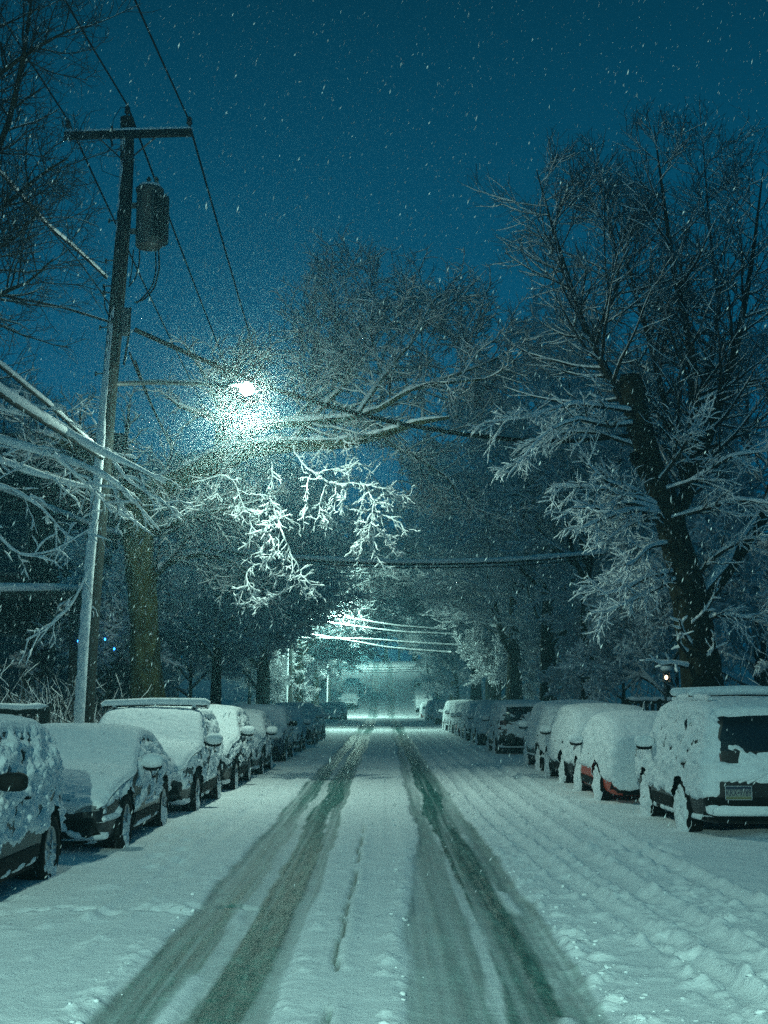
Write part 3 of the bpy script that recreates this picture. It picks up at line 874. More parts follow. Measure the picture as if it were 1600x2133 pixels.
# ---- off-frame tree at the near left: dark twigs in the top corner, snow-laden boughs in front of the pole
def near_left_tree():
    rs = np.random.RandomState(31)
    tr, tw, sn = Tubes(), Tubes(), Tubes()
    D = 19.0
    K = D / F_PX
    base = np.array([-8.2, 19.0, 0.2])
    tp, trr = polyR([np.array([0, 0, -.3]), np.array([.1, 0, 3]), np.array([.3, .2, 6]), np.array([.6, 0, 10]), np.array([1.0, 0, 13.5])], [.36, .28, .22, .12, .04], 16)
    tr.add(tp, trr, 12)
    def tra(pp, ws, n, d0=D, d1=None):
        d1 = d0 if d1 is None else d1
        m_ = len(pp)
        pts = [P(x, y, d0 + (d1 - d0) * i / (m_ - 1)) - base for i, (x, y) in enumerate(pp)]
        return polyR(pts, [w * K / 2 for w in ws], n)
    up = [([(-260, 700), (-150, 560), (-60, 430), (20, 260), (60, 60), (70, -60)], [30, 24, 18, 12, 8, 4]),
          ([(-200, 620), (-80, 500), (20, 420), (90, 360), (140, 330)], [20, 14, 10, 7, 3]),
          ([(-200, 420), (-80, 260), (0, 150), (90, 90), (150, 60)], [20, 14, 10, 7, 3]),
          ([(-220, 800), (-100, 700), (0, 610), (60, 590), (110, 540)], [20, 14, 10, 6, 3]),
          ([(-260, 300), (-120, 120), (-20, 0), (30, -120)], [20, 14, 10, 5]),
          ([(-150, 560), (-60, 540), (30, 500), (80, 440)], [14, 10, 7, 3])]
    for pp, ws in up:
        a_, ar_ = tra(pp, ws, 12, D, D - 1)
        tr.add(a_, ar_, 7)
        b_, br_ = sprout(a_[None], ar_[None], 22, 0.1, 1.0, 52, 1.6, 7, 0.12, 0.05, rs, 0.5, 0.006, 0.5)
        tw.add(b_, br_, 4); snow_on(b_, br_, sn, rs, .004, .5, 3, prob=.35)
        c_, cr_ = sprout(b_, br_, 9, 0.1, 1.0, 45, 0.55, 5, 0.15, 0.03, rs, 0.6, 0.004, 0.4)
        tw.add(c_, cr_, 3)
        d_, dr_ = sprout(c_, cr_, 4, 0.1, 1.0, 45, 0.26, 4, 0.18, 0.0, rs, 0.7, 0.0032, 0.3)
        tw.add(d_, dr_, 3)
    # boughs: from off-frame towards and past the pole
    bo = [([(-80, 760), (0, 815), (100, 880), (200, 938), (280, 975), (343, 1005)], [26, 24, 22, 20, 16, 10], D + .2, D + 2.0),
          ([(-80, 895), (0, 918), (110, 950), (180, 975), (235, 1000), (280, 1045), (332, 1105)], [22, 20, 18, 15, 13, 9, 4], D, D + 2.0),
          ([(-80, 930), (0, 962), (80, 990), (150, 1010), (200, 1020)], [22, 18, 16, 14, 11], D, D + 1.5),
          ([(110, 945), (170, 1000), (215, 1045), (270, 1080)], [10, 8, 6, 3], D + .5, D + 1.8),
          ([(235, 960), (265, 1000), (310, 1030), (350, 1050), (368, 1080)], [9, 7, 6, 5, 3], D + 1.5, D + 2.0),
          ([(245, 1000), (245, 1040), (262, 1065)], [7, 5, 4], D + 1.5, D + 1.8),
          ([(-60, 1060), (40, 1160), (110, 1150), (190, 1100)], [8, 7, 5, 3], D, D + .5),
          ([(190, 1180), (150, 1260), (100, 1310), (55, 1335)], [5, 6, 5, 3], D + 1, D + 1),
          ([(-50, 1000), (30, 1020), (90, 1060), (150, 1130)], [10, 8, 6, 3], D, D + .5),
          ([(-40, 840), (60, 870), (140, 860), (180, 830)], [9, 7, 5, 3], D + 1, D + 2)]
    for pp, ws, d0, d1 in bo:
        a_, ar_ = tra(pp, [w * .5 for w in ws], 14, d0, d1)
        tw.add(a_, ar_, 6)
        q = a_.copy(); q[:, 2] += ar_ * .9
        rsn = np.interp(np.linspace(0, 1, 14), np.linspace(0, 1, len(ws)), ws) * K / 2 * 1.0 * (1 + .10 * rs.normal(size=14))
        sn.add(q, rsn, 9)
        b_, br_ = sprout(a_[None], ar_[None], 8, 0.1, 1.0, 48, 0.6, 6, 0.17, -0.12, rs, 0.4, 0.006, 0.3)
        tw.add(b_, br_, 4); snow_on(b_, br_, sn, rs, 0.014, 0.8, 5, .5, prob=.85)
        c_, cr_ = sprout(b_, br_, 3, 0.15, 1.0, 48, 0.24, 4, 0.2, -0.08, rs, 0.6, 0.004, 0.3)
        tw.add(c_, cr_, 3); snow_on(c_, cr_, sn, rs, 0.012, 0.7, 4, .5, prob=.7)
    return finish_tree('street_tree', tuple(base), tr, tw, sn, M['bark'], M['twig'], 'nearest tree at the left edge, its snow-laden boughs reaching past the utility pole')
near_left_tree()

# ---- prototypes for the other trees
TREES = []
def place_tree(proto, x, y, s, rz, label, group=None, sx=None):
    o = proto if not proto.get('used') else copy_tree(proto)
    if 'used' in o.keys() and o is not proto: pass
    proto['used'] = 1
    o.location = (x, y, gz(x, y) - 0.1)
    o.rotation_euler = (0, 0, R(rz))
    o.scale = (s * (sx or 1), s * (sx or 1), s)
    tag(o, label, 'tree', group)
    return o

def proto(parts, name, mt, mw, snow=True):
    tr, tw, sn = parts
    o = finish_tree(name, (0, 0, 0), tr, tw, sn, mt, mw, '')
    return o

PA = proto(street_tree(11, 14, 3.0, .30, kids=(9, 8, 9, 8, 3), snow=.052), 'street_tree', M['bark'], M['frosted_twig'])
PB = proto(street_tree(12, 13, 2.6, .26, kids=(9, 8, 9, 8, 3), up=0.04, snow=.055), 'street_tree', M['bark'], M['frosted_twig'])
PC = proto(conifer_like(13, 15, kids=(56, 11, 8, 4), snow=.040), 'feathery_tree', M['bark'], M['frosted_twig'])
PD = proto(street_tree(14, 7, 1.2, .13, kids=(10, 9, 9, 7, 2), snow=0.060, up=0.02), 'small_tree', M['bark'], M['frosted_twig'])

GT = 'snowy trees lining the street'
tree_list = [
    # proto, x, y, scale, rz, label
    (PA, 6.9, 44, 1.00, 10, 'dark-trunked street tree on the right, beyond the big leaning tree'),
    (PB, 6.8, 54, 1.10, 80, 'right-hand street tree with a short split trunk behind the row of dark cars'),
    (PA, 6.6, 66, 1.05, 160, 'right-hand street tree whose snowy twigs hang toward the bright wires'),
    (PB, 6.8, 80, 1.10, 240, 'right-hand street tree arching over the road near the brightly lit parked car'),
    (PA, -5.9, 46, 0.72, 200, 'left street tree behind the dark car, its snowy boughs meeting over the road'),
    (PB, -5.7, 62, 0.92, 320, 'left street tree with arching snowy boughs just before the second utility pole'),
    (PA, -6.6, 82, 1.10, 60, 'left street tree arching over the road beyond the second street lamp'),
    (PB, -6.8, 98, 1.10, 120, 'left street tree at the corner of the crossing street'),
    (PA, 6.9, 98, 1.10, 300, 'right street tree at the corner of the crossing street'),
    (PB, -6.8, 130, 1.10, 20, 'hazy left-hand tree at the foot of the hill'),
    (PA, 7.0, 130, 1.15, 110, 'hazy right-hand tree at the foot of the hill'),
    (PB, -7.0, 152, 1.1, 200, 'faint left-hand tree halfway up the far hill'),
    (PA, 7.0, 152, 1.1, 250, 'faint right-hand tree halfway up the far hill'),
    (PD, -6.4, 118, 1.25, 15, 'low snowy tree left of the road past the crossing street'),
    (PD, 6.4, 116, 1.25, 95, 'low snowy tree right of the road past the crossing street'),
    (PD, -5.8, 140, 1.25, 115, 'low hazy tree left of the hill, beside the first cars on it'),
    (PD, 5.9, 142, 1.3, 195, 'low hazy tree right of the hill, beside the van on it'),
    (PD, -5.4, 160, 1.2, 215, 'low faint tree left, near the top of the hill'),
    (PD, 5.4, 162, 1.2, 295, 'low faint tree right, near the top of the hill'),
    (PB, -9.5, 124, 1.0, 45, 'hazy background tree left of the foot of the hill'),
    (PB, 10.0, 126, 1.0, 145, 'hazy background tree right of the foot of the hill'),
    (PA, -13.0, 140, 1.1, 245, 'faint background tree farther left of the hill'),
    (PA, 13.5, 142, 1.1, 345, 'faint background tree farther right of the hill'),
    (PD, -1.8, 188, 1.3, 60, 'low faint tree closing the hilltop, just left of the road axis'),
    (PD, 2.2, 190, 1.3, 160, 'low faint tree closing the hilltop, just right of the road axis'),
    (PA, -4.5, 186, 1.1, 30, 'faint tree on the hilltop left of the far end of the road'),
    (PB, 4.5, 190, 1.1, 70, 'faint tree on the hilltop right of the far end of the road'),
    (PB, 0.3, 204, 1.0, 140, 'faintest tree closing the view at the very end of the road'),
    (PC, 11.5, 40, 0.85, 0, 'feathery tall tree rising behind the big leaning tree on the right'),
    (PC, 11.5, 52, 0.85, 50, 'feathery tree in the yard on the right, between two dark-trunked street trees'),
    (PC, 13.5, 30, 0.95, 120, 'dark feathery tree at the right edge of the view'),
    (PC, 16.0, 64, 0.9, 200, 'dim feathery tree deep in the right-hand yards'),
    (PC, -9.5, 42, 0.58, 90, 'feathery tree deep behind the house on the left'),
    (PC, -11.0, 60, 0.72, 170, 'dim feathery tree filling the left background beyond the mossy tree'),
    (PC, -15.0, 50, 0.9, 260, 'dark feathery tree standing behind the dark house'),
    (PD, 7.8, 36, 0.95, 0, 'low snow-covered bushy tree behind the right parked row, near the porch light'),
    (PD, 8.6, 47, 0.9, 70, 'low bushy tree under the dark-trunked street trees on the right'),
    (PD, 8.3, 60, 0.95, 140, 'low snow-white bushy tree beside the receding right row of cars'),
    (PD, 6.4, 72, 0.85, 210, 'pale twiggy small tree leaning out over the far right parked cars'),
    (PD, 10.0, 27, 0.8, 300, 'low snowy bushy tree at the right edge beside the thick leaning trunk'),
    (PD, -7.6, 36, 0.9, 30, 'low snow-dusted bushy tree between the mossy trunk and the house'),
    (PA, -4.9, 76, 0.80, 133, 'left street tree bowing low over the road around the second street lamp'),
    (PB, -5.4, 57, 0.62, 275, 'low-crowned left tree whose white twigs screen the second street lamp'),
    (PD, -7.4, 50, 0.95, 90, 'low bushy tree on the left beyond the mossy trunk'),
    (PD, -7.0, 68, 0.9, 170, 'small twiggy tree on the left by the second utility pole'),
    (PD, -6.8, 76, 0.8, 230, 'small pale tree on the left past the second utility pole'),
    (PA, 13.0, 88, 1.1, 15, 'dim tall tree in the background right of the bright wires'),
    (PA, -13.5, 84, 1.15, 215, 'dim tall tree in the background left of the bright wires'),
]
for pr, x, y, s, rz, lb in tree_list:
    place_tree(pr, x, y, s, rz, lb, GT, 1.32 if (abs(x) < 7.2 and y > 50 and pr in (PA, PB)) else None)

# ------------------------------------------------------------------ house, fences on the left and right
def house():
    root = empty('house', (-12.0, 35.0, 0.2))
    tag(root, 'dark unlit house with a columned porch at the left edge behind the snowed cars', 'house')
    b = MB(); b.box((-0.6, 4.0, 3.6), (4.6, 3.2, 3.9)); w = b.build('wall', M['siding'], root, False)
    # clapboards as thin courses
    s = MB()
    for k in range(34):
        s.box((-0.6, 0.78, 0.3 + k * 0.21), (4.62, 0.02, 0.012))
    s.build('siding_course', M['siding'], root, False)
    r = MB()
    r.add([(-5.7, -.0, 7.3), (4.5, -.0, 7.3), (4.5, 8.0, 7.3), (-5.7, 8.0, 7.3), (-5.2, 4, 9.6), (4.0, 4, 9.6)], [(0, 1, 5, 4), (2, 3, 4, 5), (1, 2, 5), (3, 0, 4), (3, 2, 1, 0)])
    r.build('roof', M['black'], root, False)
    p = MB(); p.box((-0.6, -0.9, 4.10), (5.0, 1.6, 0.10)); p.build('porch_roof', M['wood'], root, False, 0.01)
    sn = MB()
    sn.se((-0.6, -0.95, 4.30), (5.1, 1.7, 0.14), 5, 10, 60, 0, 0.02, 3, 2.0)
    sn.build('roof_snow', M['snow'], root)
    for x in (-5.2, -2.8, -0.4, 2.0, 4.2):
        c = MB(); c.lathe([(0.16, 0.55), (0.12, 0.62), (0.11, 2.2), (0.10, 3.8), (0.15, 3.9), (0.15, 4.0)], (x, -2.3, 0), 'z', 14); c.build('porch_column', M['wood'], root)
    d = MB(); d.box((-0.6, -0.9, 0.35), (5.0, 1.6, 0.2)); d.build('porch_deck', M['wood'], root, False)
    rl = MB()
    rl.box((-0.6, -2.35, 1.35), (4.9, 0.03, 0.03)); rl.box((-0.6, -2.35, 0.68), (4.9, 0.03, 0.03))
    for k in range(48): rl.box((-5.4 + k * 0.204, -2.35, 1.0), (0.018, 0.018, 0.33))
    rl.build('porch_railing', M['wood'], root, False)
    for x in (-3.9, -1.2, 1.6, 3.4):
        for z_ in (2.4, 5.8):
            f = MB()
            for dx in (-.5, .5): f.box((x + dx, 0.76, z_), (0.05, 0.05, 0.85))
            for dz in (-.85, 0, .85): f.box((x, 0.76, z_ + dz), (0.55, 0.045, 0.045))
            fo = f.build('window', M['trimw'], root, False)
            q = MB(); q.box((x, 0.79, z_), (0.5, 0.015, 0.82)); q.build('pane', M['pane'], fo, False)
    return root
house()

def fairy(name, pts, col, estr, label, rad=0.022):
    root = empty(name, tuple(pts[0]))
    tag(root, label, 'string lights')
    m = plain(name + '_bulb_glow', (0.1, 0.1, 0.1), emit=col, estr=estr)
    w = MB(); w.tube([np.array(p) - pts[0] for p in pts], 0.005, 5); w.build('wire', M['cable'], root)
    for p in pts:
        b = MB(); q = np.array(p) - pts[0]
        b.se((q[0], q[1], q[2] - .03), (rad, rad, rad * 1.5), 2, 6, 8); b.build('bulb', m, root)
fairy('porch_lights', [P(x, y, 32.4) for x, y in ((163, 1333), (170, 1333), (200, 1338), (219, 1329), (238, 1349), (280, 1352), (331, 1352))], (0.02, 0.25, 1.0), 11, 'string of tiny blue lights along the dark porch behind the utility pole')
# ------------------------------------------------------------------ small lit yard lantern (right)
def lantern():
    pts = [(1388, 1411, 1.0), (1383, 1423, .8), (1391, 1428, .5)]
    b0 = P(1387, 1457, 29.5); b0[2] = 0.2
    root = empty('yard_lantern', tuple(b0))
    tag(root, 'small lit yard lantern glowing warm behind the right parked row, left of the thick trunk', 'lantern')
    top = P(1388, 1411, 29.5) - b0
    p = MB(); p.tube([(0, 0, -.2), (0, 0, top[2] - .1)], 0.03, 8); p.build('post', M['metal'], root)
    f = MB(); f.lathe([(0.02, -.13), (.09, -.12), (.10, -.10)], tuple(top), 'z', 8); f.lathe([(.11, .11), (.12, .13), (.01, .2)], tuple(top), 'z', 8)
    for k in range(4):
        a = k * math.pi / 2 + .4; f.tube([(top[0] + .095 * math.cos(a), top[1] + .095 * math.sin(a), top[2] - .1), (top[0] + .095 * math.cos(a), top[1] + .095 * math.sin(a), top[2] + .11)], .007, 5)
    f.build('lantern_frame', M['metal'], root)
    g = plain('warm_glass', (0.3, 0.2, 0.1), emit=(1.0, 0.66, 0.38), estr=9)
    h = MB(); h.se(tuple(top), (.035, .035, .05), 2, 8, 10); h.build('bulb', g, root)
    s = MB(); s.se((top[0], top[1], top[2] + .2), (.13, .13, .06), 2.4, 8, 12, 0, .1, 2); s.build('snow_cap', M['snow'], root)
lantern()

def fence(name, a, b_, h, label, n=5, z0=0.2, rails=(0.95, 0.5), pick=True):
    a = np.array(a, float); b_ = np.array(b_, float)
    root = empty(name, (a[0], a[1], z0)); tag(root, label, 'fence')
    d = b_ - a; L = np.linalg.norm(d); rz = math.atan2(d[1], d[0])
    for k in range(n):
        q = d * k / (n - 1)
        p = MB(); p.box((q[0], q[1], h / 2 - .1), (.05, .05, h / 2 + .1), rz); p.build('post', M['wood'], root, False, .006)
    for r_ in rails:
        p = MB(); p.box((d[0] / 2, d[1] / 2, h * r_), (L / 2, .03, .045), rz); p.build('rail', M['wood'], root, False, .006)
    if pick:
        p = MB(); m_ = int(L / .14)
        for k in range(m_):
            q = d * (k + .5) / m_
            p.box((q[0] , q[1] - .05, h * .45), (.04, .01, h * .5), rz)
        p.build('pickets', M['wood'], root, False)
    s = MB()
    T = [(d[0] * k / 24, d[1] * k / 24, h * rails[0] + .075 + .01 * math.sin(k * 1.7)) for k in range(25)]
    s.tube(T, [.035] + [.055 + .008 * math.sin(k * 2.3) for k in range(23)] + [.03], 8); s.build('rail_snow', M['snow'], root)
    return root
fence('wooden_fence', (-9.3, 21.4), (-5.5, 21.4), 1.38, 'low wooden fence with a snowy top rail behind the nearest left cars', 5, 0.2)
fence('wooden_fence', (6.15, 33.2), (8.6, 33.2), 1.52, 'dark wooden fence with thin snow on top behind the small red car', 4, 0.2)

def shrub(x, y, h, w, seed, label):
    rs = np.random.RandomState(seed)
    tw, sn = Tubes(), Tubes()
    m_ = 70
    st = np.stack([rs.uniform(-w, w, m_), rs.uniform(-.35, .35, m_), np.zeros(m_)], 1)
    P0 = np.stack([st, st + [0, 0, .15]], 1)
    a, ar = sprout(P0, np.full((m_, 2), .018), 1, .5, 1, 35, h, 6, .12, .05, rs, .8, .006, 0)
    tw.add(a, ar, 4); snow_on(a, ar, sn, rs, .008, .5, 3, prob=.7)
    b, br = sprout(a, ar, 6, .2, 1, 40, h * .4, 5, .15, .05, rs, .6, .004, .3)
    tw.add(b, br, 3); snow_on(b, br, sn, rs, .008, .5, 3, prob=.5)
    root = empty('shrub', (x, y, gz(x, y) - .1)); tag(root, label, 'shrub', 'bare shrubs behind the parked rows')
    link_mesh('stems', tw.mesh('stems'), M['twig'], root); link_mesh('branch_snow', sn.mesh('branch_snow'), M['twig_snow'], root)
    return root
shrub(-7.6, 22.6, 1.7, 1.3, 1, 'tangled bare shrub leaning over the left fence, beside the utility pole')
shrub(-6.2, 25.5, 1.6, 1.0, 2, 'bare shrub between the utility pole and the mossy trunk')
shrub(7.6, 34.5, 1.7, 1.4, 3, 'bare snowy shrub behind the right-hand fence near the lantern')
shrub(8.4, 24.0, 2.0, 1.2, 4, 'bare snowy shrub beside the foot of the thick leaning trunk')
shrub(-7.4, 31.0, 1.7, 1.4, 6, 'bare shrub at the foot of the mossy tree in front of the porch')

# ------------------------------------------------------------------ utility poles, lamps
PB_ = P(178, 1500, POLE_Y * 1.0)
_ax = np.array([PY(x, y, POLE_Y) for x, y in ((176, 1500), (186, 1330), (197, 1180), (213, 1000), (229, 800), (245, 620), (259, 450), (265, 330), (265, 246))])
_lo = _ax[0] + (_ax[1] - _ax[0]) * ((0.0 - _ax[0][2]) / (_ax[1][2] - _ax[0][2]))
_ax = np.concatenate([[_lo], _ax])
pole_base, pt = _ax[0], _ax[-1]
_az = (_ax[:, 2] - _ax[0, 2]) / (_ax[-1, 2] - _ax[0, 2])
def pole_at(f): return np.array([np.interp(f, _az, _ax[:, k]) for k in range(3)])

def pole_y(py):      # point on the pole axis at a photo row
    lo, hi = 0.0, 1.0
    for _ in range(40):
        m_ = (lo + hi) / 2
        q = pole_at(m_)
        d = q[1] * math.cos(TH) + (q[2] - H_EYE) * math.sin(TH)
        v = (-q[1] * math.sin(TH) + (q[2] - H_EYE) * math.cos(TH)) / d
        if 1066.5 - v * F_PX > py: lo = m_
        else: hi = m_
    return pole_at((lo + hi) / 2)

def insulator(c, parent, s=1.0):
    b = MB(); b.lathe([(0.015 * s, -.10 * s), (.02 * s, -.02 * s), (.05 * s, 0), (.055 * s, .03 * s), (.03 * s, .04 * s), (.05 * s, .07 * s), (.045 * s, .10 * s), (.02 * s, .13 * s), (.005, .14 * s)], c, 'z', 12)
    return b.build('insulator', M['porcelain'], parent)

def utility_pole():
    root = empty('utility_pole', tuple(pole_base))
    tag(root, 'tall leaning wooden utility pole with crossarm and transformer, nearest on the left', 'utility pole')
    L = lambda p: np.array(p) - pole_base
    top = L(pt)
    n = 30
    pts = [L(pole_at(i / (n - 1))) for i in range(n)]
    b = MB(); b.tube(pts, list(np.linspace(.165, .125, n)), 18); b.build('pole_shaft', M['wood'], root)
    # rough rime of snow on the windward (camera-left) face
    m_, q_ = 260, 22
    V = np.zeros((m_, q_, 3))
    f = np.linspace(0.0, 0.97, m_)[:, None]
    a = np.linspace(R(-215), R(-76), q_)[None]
    ed = np.sin(np.linspace(0, math.pi, q_))[None]
    nn = fbm(np.stack([np.broadcast_to(a * 3.0, (m_, q_)), np.broadcast_to(f * 120, (m_, q_)), np.zeros((m_, q_))], -1), 3, 3)
    n2 = fbm(np.stack([np.broadcast_to(a * 1.0, (m_, q_)), np.broadcast_to(f * 9, (m_, q_)), np.zeros((m_, q_))], -1), 13, 2)
    hh = 1 - 0.85 * sstep(0.50, 0.62, f)
    rad = (.165 - .04 * f) - 0.004 + (0.026 * ed ** .5 + 0.020 * nn * ed) * hh + np.minimum(0, n2 - .15) * 0.03 * sstep(.42, .6, f) 
    C = np.array([L(pole_at(float(q))) for q in f[:, 0]])[:, None, :]
    V[..., 0] = C[..., 0] + rad * np.cos(a); V[..., 1] = C[..., 1] + rad * np.sin(a); V[..., 2] = C[..., 2]
    link_mesh('snow_crust', np_mesh('snow_crust', V.reshape(-1, 3), grid_faces(m_, q_)), M['snow'], root)
    # crossarm
    ca = PY(138, 290, POLE_Y); cb = PY(402, 283, POLE_Y)
    A, B = L(ca) + [0, -.14, 0], L(cb) + [0, -.14, 0]
    c = (A + B) / 2; hl = np.linalg.norm(B - A) / 2
    ry = -math.atan2(B[2] - A[2], B[0] - A[0])
    b = MB(); b.box(c, (hl, .05, .065), 0, ry); arm = b.build('crossarm', M['wood'], root, False, .008)
    s = MB(); s.tube([A + [0, 0, .085]] + [A + (B - A) * t + [0, 0, .085 + .006 * math.sin(t * 40)] for t in np.linspace(.03, .97, 24)] + [B + [0, 0, .085]], [.02] + [.045] * 24 + [.02], 8); s.build('snow', M['snow'], arm)
    mid = L(pole_y(345)) + [0, -.13, 0]
    for e_ in (A + (B - A) * .27, A + (B - A) * .73):
        b = MB(); b.tube([e_ + [0, -.03, -.06], mid], .016, 6); b.build('brace', M['metal'], root)
    insulator(tuple(A + [.06, 0, .17]), root, 1.1); insulator(tuple(B + [-.05, 0, .17]), root, 1.1); insulator(tuple(top + [0, 0, .10]), root, 1.1)
    # fuse cut-out on the arm
    q = A + (B - A) * .38
    b = MB(); b.tube([q + [0, -.1, .12], q + [.0, -.12, -.16], q + [.03, -.14, -.28]], .022, 8); b.build('fuse', M['porcelain'], root)
    b = MB(); b.tube([top + [-.02, 0, .2], top + [-.12, 0, .22], q + [0, 0, .3], q + [0, -.05, .1]], .006, 5); b.tube([q + [.03, -.14, -.28], q + [-.2, -.1, -.5], q + [-.15, -.1, -.75], q + [.1, -.1, -.85], mid + [0.0, 0, -.3]], .006, 5); b.build('jumper', M['cable'], root)
    # transformer
    tc_ = L(PY(311, 455, POLE_Y))
    hh_ = 0.56
    b = MB(); b.lathe([(.02, -hh_), (.22, -hh_), (.24, -hh_ + .03), (.24, hh_ - .06), (.26, hh_ - .05), (.26, hh_), (.16, hh_ + .05), (.01, hh_ + .06)], tuple(tc_), 'z', 26)
    tf = b.build('transformer', M['trafo'], root)
    b = MB()
    for k in range(9):
        a_ = R(-70 + k * 16); b.box((tc_[0] + .30 * math.cos(a_), tc_[1] + .30 * math.sin(a_), tc_[2] - .02), (.06, .008, .44), a_)
    b.build('cooling_fins', M['trafo'], tf, False)
    b = MB(); b.box((tc_[0] - .27, tc_[1], tc_[2] + .25), (.08, .05, .04)); b.box((tc_[0] - .27, tc_[1], tc_[2] - .25), (.08, .05, .04)); b.build('bracket', M['metal'], tf, False)
    for dx in (-.02, .12):
        b = MB(); c0 = (tc_[0] + dx, tc_[1] - .03, tc_[2] + hh_ + .05)
        b.lathe([(.03, 0), (.055, .03), (.03, .05), (.055, .08), (.03, .10), (.05, .13), (.02, .18), (.003, .2)], c0, 'z', 10); b.build('bushing', M['porcelain'], tf)
    s = MB(); s.se((tc_[0], tc_[1], tc_[2] + hh_ + .05), (.22, .22, .05), 2.5, 8, 16, 0, .08, 4); s.build('snow', M['snow'], tf)
    # cables below the transformer
    def cable(pp, r_=.014):
        pts_ = [L(PY(x, y, POLE_Y - .1)) for x, y in pp]
        o, _ = polyR(pts_, [r_] * len(pts_), 18)
        b = MB(); b.tube(o, r_, 7); b.build('cable', M['cable'], root)
    cable([(330, 510), (332, 560), (322, 600), (300, 625), (280, 630)], .016)
    cable([(324, 510), (325, 565), (318, 595), (300, 618), (284, 632)], .014)
    cable([(291, 520), (290, 550), (282, 580), (268, 597)], .014)
    cable([(278, 520), (275, 560), (270, 590)], .012)
    cable([(218, 598), (218, 640), (228, 660)], .014)
    cable([(272, 640), (268, 700), (258, 760)], .02)
    bx = L(pole_y(672)) + [.20, -.05, 0]
    b = MB(); b.se(tuple(bx), (.085, .07, .26), 6, 12, 16); b.build('splice_box', M['metal'], root)
    for yy in (462, 545, 598, 612, 684, 780):
        q = L(pole_y(yy)); b = MB(); b.tube([q + [-.26, -.05, 0], q + [.0, -.1, 0]], .014, 6); b.tube([q + [-.26, -.05, -.04], q + [-.26, -.05, .04]], .022, 6); b.build('step_bolt', M['metal'], root)
    return root
utility_pole()

def street_lamp(name, base, lamp, watt, label, light_name):
    base = np.array(base, float); lamp = np.array(lamp, float)
    root = empty(name, tuple(base)); tag(root, label, 'street lamp', 'street lamps on the pole line')
    d = lamp - base
    pts = [(0, 0, 0), (d[0] * .3, d[1] * .3, .03), (d[0] * .65, d[1] * .65, .0), (d[0] * .9, d[1] * .9, -.04)]
    b = MB(); b.tube(pts, [.042, .040, .036, .03], 10); arm = b.build('arm', M['metal'], root)
    s = MB(); s.tube([np.array(p) + [0, 0, .038] for p in pts], [.015, .026, .024, .015], 8); s.build('snow', M['snow'], arm)
    h = MB(); h.se((d[0] - .10, d[1], d[2] + .12), (.22, .08, .045), 2.8, 12, 20); hd = h.build('lamp_head', M['metal'], root)
    s = MB(); s.se((d[0] - .10, d[1], d[2] + .16), (.21, .08, .028), 2.4, 8, 18, 0, .08, 3); s.build('snow', M['snow'], hd)
    g = MB(); g.se((d[0] + .04, d[1], d[2] + .03), (.125, .12, .115), 2, 12, 18)
    gm = bpy.data.materials.get('lamp_glass') or plain('lamp_glass', (0.8, 0.8, 0.8), emit=(0.95, 1.0, 0.93), estr=90)
    g.build('lamp_glass', gm, root)
    for ld in lamp_light(light_name, 0.54 if watt < 1500 else (0.012 if watt > 9000 else 0.45), watt):
        lo = bpy.data.objects.new(light_name, ld); COL.objects.link(lo); lo.parent = root
        lo.location = (d[0] + .04, d[1] - .03, d[2] - (.22 if ld.type == 'SPOT' else .15))
    return root
lamp1 = PY(510, 814, POLE_Y)
street_lamp('street_lamp', pole_y(800) + [.13, 0, 0], lamp1, LAMP_W[0], 'lit street lamp on a horizontal arm from the nearest utility pole, the brightest glow', 'lamp_light')

def far_pole(x, y, h, label):
    root = empty('utility_pole', (x, y, 0)); tag(root, label, 'utility pole')
    z = float(hill(y))
    b = MB(); b.tube([(0, 0, z - .2), (0.05, 0, z + h * .5), (.1, 0, z + h)], [.17, .15, .11], 12); b.build('pole_shaft', M['wood'], root)
    b = MB(); b.box((.1, -.14, z + h - .6), (1.2, .05, .06)); b.build('crossarm', M['wood'], root, False)
    for dx in (-1.1, .1, 1.2): insulator((dx, -.14, z + h - .42 + (.5 if dx == .1 else 0)), root)
    b = MB(); b.se((.5, -.1, z + h - 2.0), (.22, .22, .45), 6, 10, 14); b.build('transformer', M['trafo'], root)
    s = MB(); s.tube([(-.10, -.10, z), (-.06, -.10, z + h * .5), (0.0, -.09, z + h * .9)], [.09, .085, .06], 8); s.build('snow_crust', M['snow'], root)
    return root
far_pole(-5.2, 71.5, 11.6, 'second utility pole on the left, slim and pale in the snowfall')
far_pole(-5.2, 122, 11.6, 'third utility pole on the left, far off by the hill')
far_pole(-5.4, -10, 11.6, 'utility pole behind the viewer on the left')
street_lamp('street_lamp', (-5.1, 71.5, 7.1), LAMPS[1], LAMP_W[1], 'second street lamp, hidden among branches, whitening the wires below it', 'lamp_light')
street_lamp('street_lamp', (-5.3, -10, 7.4), LAMPS[2], LAMP_W[2], 'street lamp behind the viewer that lights the near snow', 'lamp_light')
street_lamp('street_lamp', (-5.1, 172, 6.6 + float(hill(172))), (-3.0, 172, 6.6 + float(hill(172))), 3000, 'farthest street lamp, up on the hill', 'lamp_light')
far_pole(-5.2, 172, 10.5, 'farthest utility pole, faint on the hill')
street_lamp('street_lamp', (-5.1, 122, 7.1), LAMPS[3], LAMP_W[3], 'far street lamp near the foot of the hill', 'lamp_light')

